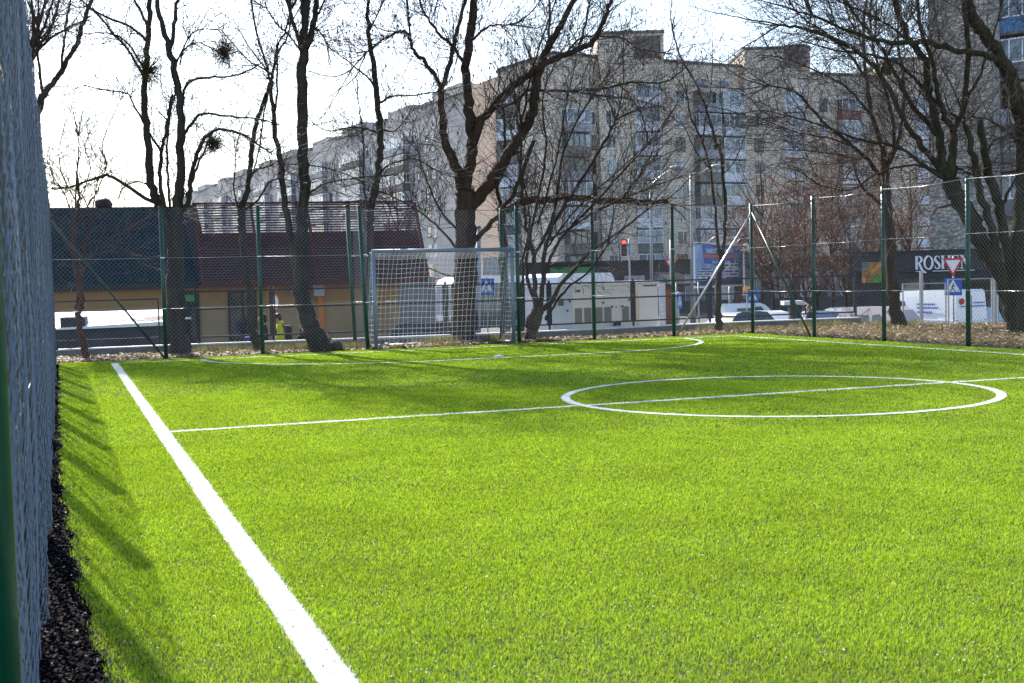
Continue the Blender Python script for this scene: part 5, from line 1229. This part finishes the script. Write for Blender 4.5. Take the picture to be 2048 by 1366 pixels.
AN = lambda deg: deg-19.97        # angle in camera terms (0 = to the right)
person(565, 37.5, AN(205), 'person in a bright yellow jacket and jeans walking left past the yellow wall', 'yellow_coat', 'jeans', 'hair', pose='walk', z=-1.22, bag=('black', 'dark backpack on the person in the yellow jacket'), hood=True, lean=.12)
person(609, 37.5, AN(200), 'person in a black coat with black hair walking behind the yellow jacket', 'black_coat', 'black_coat', 'hair', pose='walk', z=-1.22)
person(530, 37.2, AN(200), 'person in dark navy coat standing beside the green post', 'navy_coat', 'black_coat', 'hair', pose='stand', z=-1.22)
person(512, 37.0, AN(-30), 'small person in dark clothes with a blue bag in the doorway', 'black_coat', 'jeans', 'hair', H=1.35, pose='stand', z=-1.22, bag=('blue_bag', 'blue bag on the small person in the doorway'))
person(1095, 50, AN(180), 'person in a yellow green safety vest behind the shrub stems', 'vest', 'navy_coat', 'hair', pose='walk')
person(1618, 62, AN(200), 'brown haired person behind the blue grey car, the left of two heads', 'navy_coat', 'black_coat', 'hair_brown')
person(1629, 62.5, AN(170), 'brown haired person behind the blue grey car, the right of two heads', 'black_coat', 'jeans', 'hair_brown')
MB_ = MB(); fz = frame_between(XY(460, 38.2), XY(660, 38.6), STREET); MB_.fbox(fz, 0, fz.L, -3, 2.2, 0, .48); o = MB_.build('pavement', 'concrete', kind='structure')

# ================================================================ GENERATOR
gn = thing('generator', XY(1215, 31, STREET), 'beige generator container with dark grey louvres and grey left door behind the railing', 'generator')
fg = frame_between(XY(1106, 30.0), XY(1317, 31.7), STREET); Lg = fg.L; zt = 1.20-STREET
def ug(px): return umap(fg, px)
sp_ = ug(1144)
MB().fbox(fg, 0, sp_-.004, -1.3, 0, 1.72, zt, 0, .02).build('control_door', 'cab_grey', gn)
MB().fbox(fg, sp_, ug(1269), -1.3, 0, 1.72, zt, 0, .02).build('body', 'cream', gn); MB().fbox(fg, ug(1277), Lg, -1.3, 0, 1.78, zt+.03, 0, .02).build('end_unit', 'cream', gn)
MB().fbox(fg, -.03, ug(1269), -1.35, .05, zt+.002, zt+.07).build('roof', 'white_paint', gn); MB().fbox(fg, ug(1275), Lg+.02, -1.35, .05, zt+.032, zt+.10).build('roof', 'white_paint', gn); MB().fbox(fg, 0, Lg, -1.3, .03, 0, 1.71).build('skid', 'wall_dark', gn); MB().fbox(fg, -.04, ug(1269), .031, .07, 1.66, 1.75).build('skid_rail', 'white_paint', gn)
def gz(py, px=1215): return CH+(yh(px)-py)*30.8/F-STREET
for a, b in ((1148, 1162), (1167, 1181), (1189, 1203), (1207, 1221), (1243, 1256), (1260, 1268)):
    mb = MB(); z0, z1 = gz(643), gz(614); mb.fbox(fg, ug(a), ug(b), .002, .012, z0, z1)
    n = 9
    for k in range(n): w_ = z0+(z1-z0)*k/n; mb.fbox(fg, ug(a)+.01, ug(b)-.01, .013, .03, w_+.005, w_+.018)
    mb.build('louvre', 'vent', gn)
for px, py in ((1184, 592), (1185, 638), (1138, 600), (1133, 618), (1257, 601), (1205, 605)): mb = MB(); u = ug(px); z_ = gz(py); mb.fbox(fg, u-.02, u+.02, .002, .03, z_-.025, z_+.025, 0, .006); mb.build('latch', 'black', gn)
for px in (1221, 1242):
    u = ug(px); z_ = gz(614); MB().fbox(fg, u-.045, u+.045, .03, .036, z_-.04, z_+.04).build('label_plate', 'sign_white', gn); MB().fbox(fg, u-.032, u+.032, .037, .042, z_-.028, z_+.028).build('label_symbol', 'sign_black', gn)
u = ug(1231); z_ = gz(614); MB().prism(fg, [(u-.04, z_-.03), (u+.04, z_-.03), (u, z_+.04)], .003, .008).build('warning_label', 'orange_sign', gn)
mb = MB(); mb.prism(fg, [(ug(1115), gz(608)), (ug(1126), gz(608)), (ug(1126), gz(594)), (ug(1115), gz(594))], .003, .012); mb.build('control_window', 'glass', gn)
for a, b, c_ in ((1184, 1224, 585), (1238, 1266, 583)): MB().fbox(fg, ug(a), ug(b), .002, .005, gz(c_)-.004, gz(c_)+.004).build('panel_seam', 'vent', gn)
mb = MB(); u0 = ug(1150); z_ = gz(583)
stroke(mb, fg, [(u0, z_+.11), (u0-.015, z_+.04), (u0, z_-.02)], [.012]*3, .003, .008); stroke(mb, fg, ellipse_pts(u0+.19, z_+.03, .05, .09, 80, -60, 8), [.012]*9, .003, .008)
text_obj('logo', 'эита', .09, 'sign_black', fg, u0+.03, .006, z_+.0, gn, .004, width=.13) if 0 else None
for k in range(4): mb.fbox(fg, u0+.025+k*.032, u0+.045+k*.032, .003, .008, z_+.0, z_+.06+.01*(k % 2)); 
for k in range(3): mb.fbox(fg, u0+.045+k*.032, u0+.057+k*.032, .003, .008, z_+.03+.02*(k % 2), z_+.045+.02*(k % 2))
mb.build('logo', 'sign_black', gn)
text_obj('web_address', 'www.cgm.pl.ua', .07, 'sign_black', fg, ug(1287), .006, gz(571, 1300), gn, .004, width=ug(1313)-ug(1287)) if 0 else None
mb = MB(); u = ug(1286)
while u < ug(1312): k = rnd.uniform(.010, .02); mb.fbox(fg, u, u+k, .003, .007, gz(573, 1300), gz(569.5, 1300)+rnd.uniform(-.01, .005)); u += k+.009
mb.build('lettering', 'sign_black', gn)
MB().fbox(fg, ug(1222), ug(1222)+.16, .06, .16, gz(652), gz(645)).build('socket_box', 'black', gn)
# grey banner stand beside it
bs = thing('banner', XY(1328, 36, STREET), 'narrow grey vertical banner with white writing right of the generator', 'banner'); fbn = frame_between(XY(1319, 36), XY(1332, 36), STREET)
MB().fbox(fbn, 0, fbn.L, -.03, 0, .4, 2.9).build('panel', 'cab_grey', bs); mb = MB()
for k in range(9): mb.fbox(fbn, .06, .06+rnd.uniform(.04, .09), .002, .008, 1.2+k*.13, 1.26+k*.13)
mb.build('lettering', 'sign_white', bs); mb = MB(); mb.fbox(fbn, .02, .06, -.02, -.005, 0, .4); mb.fbox(fbn, fbn.L-.06, fbn.L-.02, -.02, -.005, 0, .4); mb.build('foot', 'dark_metal', bs)

# ================================================================ BILLBOARD
bb = thing('billboard', XY(1445, 86, STREET), 'large blue advertising billboard with white slogan and drawn apartment houses', 'billboard')
fbb = frame_between(XY(1389, 80), XY(1487, 90), STREET); zb0 = CH+(yh(1440)-574)*85/F-STREET; zb1 = CH+(yh(1440)-487)*85/F-STREET; LB = fbb.L; HB = zb1-zb0
MB().fbox(fbb, .1, LB-.1, -.25, -.03, zb0+.1, zb1-.1).build('backing', 'grey_metal', bb)
mat('poster_blue', (.07, .15, .50), .6, var=.5, scale=.35); mat('poster_sky', (.32, .46, .78), .6, var=.45, scale=.6); mat('poster_orange', (.75, .20, .05), .6); mat('poster_dark', (.03, .04, .12), .6, var=.3)
MB().fbox(fbb, .12, LB-.12, -.03, 0, zb0+.12, zb1-.12).build('poster', 'poster_sky', bb)
def B(x, y): return (.12+(LB-.24)*x, zb0+.12+(HB-.24)*y)
def bbp(name, pts, m, o=.004): MB().prism(fbb, [B(*q) for q in pts], .001, o).build(name, m, bb)
bbp('poster_field', [(.18, .55), (.55, .48), (.80, .60), (.86, .985), (.15, .985)], 'poster_blue'); bbp('poster_ground', [(.005, .01), (.995, .01), (.995, .13), (.005, .13)], 'poster_dark')
mb = MB()
for x0, x1, y1, yb_, n in ((.06, .36, .42, .13, 5), (.38, .52, .50, .13, 6), (.58, .90, .60, .13, 6)):
    for k in range(n):
        y_ = yb_+(y1-yb_)*k/n; h_ = (y1-yb_)/n; u0, z0 = B(x0, y_); u1, z1 = B(x1, y_+h_*.42); mb.fbox(fbb, u0, u1, .004, .010, z0, z1, 0)
        u = x0+.01
        while u < x1-.02: a_, z_ = B(u, y_+h_*.42); b_, zz_ = B(u+.022, y_+h_); mb.fbox(fbb, a_, b_, .004, .008, z_+.002, zz_-.002, rnd.choice([1, 1, 0])); u += .028
mb.build('poster_houses', ['panel_white', 'poster_dark'], bb)
fw = .035
mb = MB(); mb.fbox(fbb, 0, LB, -.06, .06, zb1-.1, zb1); mb.fbox(fbb, 0, LB, -.06, .06, zb0, zb0+.1); mb.fbox(fbb, 0, .1, -.06, .058, zb0+.102, zb1-.102); mb.fbox(fbb, LB-.1, LB, -.06, .058, zb0+.102, zb1-.102); mb.build('frame', 'white_paint', bb)
u, z_ = B(.22, .80); text_obj('slogan', 'ІНВЕСТУЙ ВИГІДНО', .36, 'sign_white', fbb, u, .014, z_, bb, .01, width=LB*.56, bold=.008)
u, z_ = B(.34, .545); text_obj('phone_number', '067 5     05', .26, 'sign_white', fbb, u, .014, z_, bb, .01, width=LB*.34)
mb = MB(); u, z_ = B(.18, .69); 
while u < B(.80, 0)[0]: k = rnd.uniform(.06, .14); mb.fbox(fbb, u, u+k, .005, .015, z_-rnd.uniform(0, .03), z_+.20); u += k+.05
mb.build('orange_lettering', 'poster_orange', bb)
mb = MB(); fe_ = frame_between(XY(1488.5, 90), XY(1503, 89), STREET); mb.fbox(fe_, 0, fe_.L, -.3, -.0, zb0-.1, zb1+.06); mb.build('side_face', 'concrete_light', bb); 
for a_ in (1.3, LB-1.6): MB().tube([fbb.p(a_, -.5, 0), fbb.p(a_, -.5, zb0+.3)], .14, 12).build('post', 'grey_metal', bb)
for a_ in (LB*.25, LB*.5, LB*.8): 
    mb = MB(); mb.tube([fbb.p(a_, 0, zb1), fbb.p(a_, .5, zb1+.35), fbb.p(a_, 1.0, zb1+.35)], .03, 5); mb.build('lamp_arm', 'grey_metal', bb); MB().fbox(fbb, a_-.18, a_+.18, .9, 1.15, zb1+.28, zb1+.42, 0, .03).build('lamp_head', 'grey_metal', bb)

# ================================================================ STREET LAMPS, SIGNS
def lamp(pole, arm, D, head, label):
    b = XY(pole[-1][0], D, STREET); root = thing('street_lamp', b, label, 'street lamp', 'street lamps')
    pts = [P(x, y, D) for x, y in pole]+[b]; MB().tube(pts, [.055+.05*k/len(pts) for k in range(len(pts))], 10).build('pole', 'grey_metal', root)
    MB().tube(catmull([P(x, y, D) for x, y in arm], 4), .04, 8).build('arm', 'galv_bright', root)
    c = P(*head, D); mb = MB(); mb.ball(c, .3, sc=(1.5, .8, .4)); mb.build('lamp_head', 'grey_metal', root); mb = MB(); mb.ball(c-Vector((0, 0, .07)), .22, sc=(1.4, .7, .35)); mb.build('lamp_glass', 'glass_curtain', root)
lamp([(1301, 385), (1303, 470)], [(1301, 387), (1303, 372), (1313, 360), (1330, 347), (1347, 338)], 58, (1355, 336), 'left grey street lamp with a curved arm rising behind the generator')
lamp([(1381, 350), (1384, 470)], [(1381, 350), (1400, 344), (1418, 336), (1432, 333)], 58, (1438, 333), 'right grey street lamp with a straight arm left of the billboard')
def flat_sign(root, fr, kind, size, z):
    if kind == 'give':
        h = size*.87; MB().prism(fr, [(0, z-h), (size/2, z), (-size/2, z)], 0, .01).build('red_border', 'sign_red', root); k = .68; zc = z-h*.36; MB().prism(fr, [(0, zc-h*.64*k), (size/2*k, zc+h*.36*k), (-size/2*k, zc+h*.36*k)], .011, .014).build('white_field', 'sign_white', root)
    else:
        s_ = size/2; MB().fbox(fr, -s_, s_, 0, .012, z-size, z).build('blue_plate', 'sign_blue', root); c = z-s_; q = s_*.84
        MB().prism(fr, [(-q, c-q*.72), (q, c-q*.72), (0, c+q*.95)], .0125, .016).build('white_triangle', 'sign_white', root)
        mb = MB(); V_ = lambda x, y: (x*s_, c+y*s_); T = [.1*s_]*3
        mb.prism(fr, ellipse_pts(*V_(.03, .33), .09*s_, .09*s_, 0, 330, 11), .0165, .020)
        for pts in (((.02, .22), (-.02, .05), (-.05, -.12)), ((-.05, -.12), (.10, -.3), (.16, -.52)), ((-.05, -.12), (-.16, -.32), (-.3, -.5)), ((.0, .18), (-.14, .05), (-.2, -.08)), ((.02, .18), (.14, .06), (.24, .0))): stroke(mb, fr, [V_(*a) for a in pts], T, .0165, .020)
        for x in (-.55, -.3, .3, .55): stroke(mb, fr, [V_(x, -.56), V_(x*1.08, -.44)], T[:2], .0165, .020)
        mb.build('pedestrian_symbol', 'sign_black', root)
def signpost(px, D, items, yaw, label, ztop=None, group='road signs on grey posts', r=.03, cat='road sign'):
    b = XY(px, D, STREET); root = thing('road_sign', b, label, cat, group); fr = Frame(b+Vector((0, 0, -STREET)), R(yaw)-YAW); fr.o = fr.o+fr.v*.04
    zt_ = ztop or max(z for _, _, z in items)+.05; MB().tube([b, Vector((b.x, b.y, zt_))], r, 8).build('post', 'grey_metal', root)
    for kind, size, z in items: flat_sign(root, fr, kind, size, z)
    return root, fr
Z_ = lambda px, py, D: CH+(yh(px)-py)*D/F
signpost(1908, 50, [('give', .86, Z_(1908, 516, 50)), ('walk', .70, Z_(1908, 556, 50))], -38, 'give way triangle above a blue crossing sign in front of the white van, right')
signpost(1345, 84, [('give', .86, Z_(1345, 519, 84))], -20, 'give way triangle on a concrete post left of the billboard', Z_(1345, 480, 84), r=.12)
signpost(977, 52, [('walk', .68, Z_(977, 557, 52))], -15, 'blue pedestrian crossing sign seen through the right half of the goal net')
signpost(1509, 56, [('walk', .62, Z_(1512, 578, 56))], -52, 'blue crossing sign just left of the corner fence post', Z_(1512, 570, 56), r=.05)
signpost(1359, 48, [('walk', .60, Z_(1357, 586, 48))], 66, 'blue crossing sign half hidden behind a green post right of the orange kiosk')
signpost(1421, 50, [('walk', .60, Z_(1421, 592, 50)), ('walk', .60, Z_(1421, 608, 50))], 62, 'two blue crossing plates turned sideways behind the white brace')
# round sign seen nearly edge on
b = XY(550, 33, -.6); rs = thing('road_sign', b, 'round red rimmed sign seen nearly edge on beside the yellow jacket', 'road sign', 'road signs on grey posts'); fr = Frame(b, R(72)-YAW)
MB().tube([b, b+Vector((0, 0, 2.0))], .03, 8).build('post', 'grey_metal', rs); zc = Z_(550, 605, 33)+.6
MB().prism(fr, ellipse_pts(0, zc, .25, .25, 0, 345, 24), .04, .05).build('red_rim', 'sign_red', rs); MB().prism(fr, ellipse_pts(0, zc, .19, .19, 0, 345, 24), .051, .055).build('white_disc', 'sign_white', rs)
# traffic light
tp = XY(1262, 78, STREET); tl_ = thing('traffic_light', tp, 'traffic light showing red on a thin post left of the left street lamp', 'traffic light'); zt_ = Z_(1250, 482, 78)
MB().tube([tp, Vector((tp.x, tp.y, zt_+.1))], .06, 8).build('post', 'grey_metal', tl_); ft_ = Frame(XY(1250, 78, 0), -YAW)
MB().fbox(ft_, -.17, .17, -.15, .1, zt_-.95, zt_+.08, 0, .04).build('housing', 'black', tl_)
for k, m_ in enumerate(('red_lamp', 'glass_dark', 'glass_dark')): c = ft_.p(0, .1, zt_-.1-k*.31); mb = MB(); mb.tube([c, c+ft_.v*.03], .12, 14); mb.build('lens', m_, tl_); mb = MB(); mb.tube([c+Vector((0, 0, .1)), c+Vector((0, 0, .12))+ft_.v*.16], [.12, .13], 8); mb.build('visor', 'black', tl_) if k else None
MB().tube([ft_.p(.15, 0, zt_-.3), Vector((tp.x, tp.y, zt_-.3))], .03, 6).build('bracket', 'black', tl_)
# signs on the shop row / small things
os_ = thing('shop_sign', XY(1494, 70, 0), 'small orange shop sign over a white strip right of the billboard', 'sign'); fo = Frame(XY(1494, 70, 0), -YAW)
MB().fbox(fo, -.22, .22, 0, .06, Z_(1494, 583, 70), Z_(1494, 574, 70)).build('orange_panel', 'orange_sign', os_); MB().fbox(fo, -.25, .25, 0, .05, Z_(1494, 590, 70), Z_(1494, 585, 70)).build('white_panel', 'sign_white', os_)
mb = MB(); 
for k in range(6): mb.fbox(fo, -.2+k*.07, -.16+k*.07, .051, .056, Z_(1494, 589, 70), Z_(1494, 586, 70))
mb.build('lettering', 'sign_black', os_); MB().fbox(fo, -.03, .03, -.06, -.002, STREET, Z_(1494, 575, 70)).build('post', 'grey_metal', os_)
rb = thing('shop_banner', XY(885, 75, 0), 'red banner with white writing behind the left half of the goal net', 'sign'); frb = frame_between(XY(858, 75), XY(903, 76), 0)
MB().fbox(frb, 0, frb.L, -.05, 0, Z_(880, 568, 75), Z_(880, 556, 75)).build('panel', 'tail_red', rb); mb = MB(); u = .08
while u < frb.L-.1: k = rnd.uniform(.05, .1); mb.fbox(frb, u, u+k, .002, .01, Z_(880, 565, 75), Z_(880, 559, 75)); u += k+.05
mb.build('lettering', 'sign_white', rb); mb = MB(); mb.fbox(frb, 0, .08, -.12, -.052, STREET, Z_(880, 556, 75)); mb.fbox(frb, frb.L-.08, frb.L, -.12, -.052, STREET, Z_(880, 556, 75)); mb.build('post', 'grey_metal', rb)
sb = thing('stone_bin', XY(1592, 40, STREET), 'square dark pillar with pale overhanging top between the parked cars', 'pillar'); fsb = Frame(XY(1592, 40, STREET), -YAW)
MB().fbox(fsb, -.16, .2, -.3, 0, 0, CH-(605-547)*40/F-STREET, 0, .02).build('body', 'wall_dark', sb); MB().prism(fsb, [(-.38, 2.07), (.42, 2.07), (.25, 2.2), (-.38, 2.2)], -.4, .12).build('top', 'coping', sb)
pp = thing('utility_pole', XY(940, 40, STREET), 'grey pole seen through the net right of the big tree trunk', 'pole'); MB().tube([XY(957, 44, STREET), XY(957, 44, 3.3)], .09, 10).build('shaft', 'grey_metal', pp); MB().tube([XY(957, 44, 3.3), XY(957, 44, 3.36)], [.11, .02], 10).build('cap', 'dark_metal', pp)

# ================================================================ CAMERA, LIGHT
cam = bpy.data.cameras.new('camera'); co = bpy.data.objects.new('camera', cam); COL.objects.link(co); SC.camera = co
cam.sensor_width = 36; cam.lens = F*36/2048; cam.clip_start = .05; cam.clip_end = 3000
cp_, sp2 = math.cos(PITCH), math.sin(PITCH)
fwd = FW*cp_+Vector((0, 0, -sp2)); up0 = FW*sp2+Vector((0, 0, cp_)); rt0 = RT
rt = rt0*math.cos(ROLL)-up0*math.sin(ROLL); up = up0*math.cos(ROLL)+rt0*math.sin(ROLL)
m4 = Matrix((rt, up, -fwd)).transposed().to_4x4(); m4.translation = (0, 0, CH); co.matrix_world = m4
cam.dof.use_dof = True; cam.dof.focus_distance = 16; cam.dof.aperture_fstop = 9
SUN_EL, SUN_AZ = R(39.5), R(-8.)
S = Vector((math.sin(SUN_AZ)*math.cos(SUN_EL), math.cos(SUN_AZ)*math.cos(SUN_EL), math.sin(SUN_EL)))
sl = bpy.data.lights.new('sun', 'SUN'); sl.energy = 3.6; sl.angle = R(.53); sl.color = (1, .95, .88); so = bpy.data.objects.new('sun', sl); COL.objects.link(so)
so.rotation_euler = S.to_track_quat('Z', 'Y').to_euler()
w = bpy.data.worlds.new('World'); SC.world = w; w.use_nodes = True; nt = w.node_tree; bg = nt.nodes['Background']
sk = nt.nodes.new('ShaderNodeTexSky'); sk.sky_type = 'NISHITA'; sk.sun_disc = False; sk.sun_elevation = SUN_EL; sk.sun_rotation = SUN_AZ; sk.air_density = 1.0; sk.dust_density = 1.2; sk.ozone_density = 1.2
nt.links.new(sk.outputs[0], bg.inputs[0]); bg.inputs[1].default_value = .115
SC.view_settings.view_transform = 'Standard'; SC.view_settings.look = 'None'; SC.view_settings.exposure = EXPO; SC.view_settings.gamma = 1
SC.cycles.max_bounces = 6; SC.cycles.transparent_max_bounces = 8; SC.cycles.use_denoising = True
# ---- air
hm = bpy.data.materials.new('haze_air'); hm.use_nodes = True; hn = hm.node_tree; hn.nodes.remove(hn.nodes['Principled BSDF'])
pv = hn.nodes.new('ShaderNodeVolumePrincipled'); pv.inputs['Color'].default_value = (.93, .95, 1, 1); pv.inputs['Density'].default_value = HAZE; pv.inputs['Anisotropy'].default_value = .35
hn.links.new(pv.outputs[0], hn.nodes['Material Output'].inputs['Volume']); M['haze_air'] = hm
if HAZE:
    mb = MB(); mb.fbox(Frame((0, 0, 0), 0), -420, 420, -900, 60, STREET-1, 48); hz = mb.build('haze', 'haze_air'); hz['kind'] = 'stuff'; hz['label'] = 'thin bright haze over the street and the far blocks'
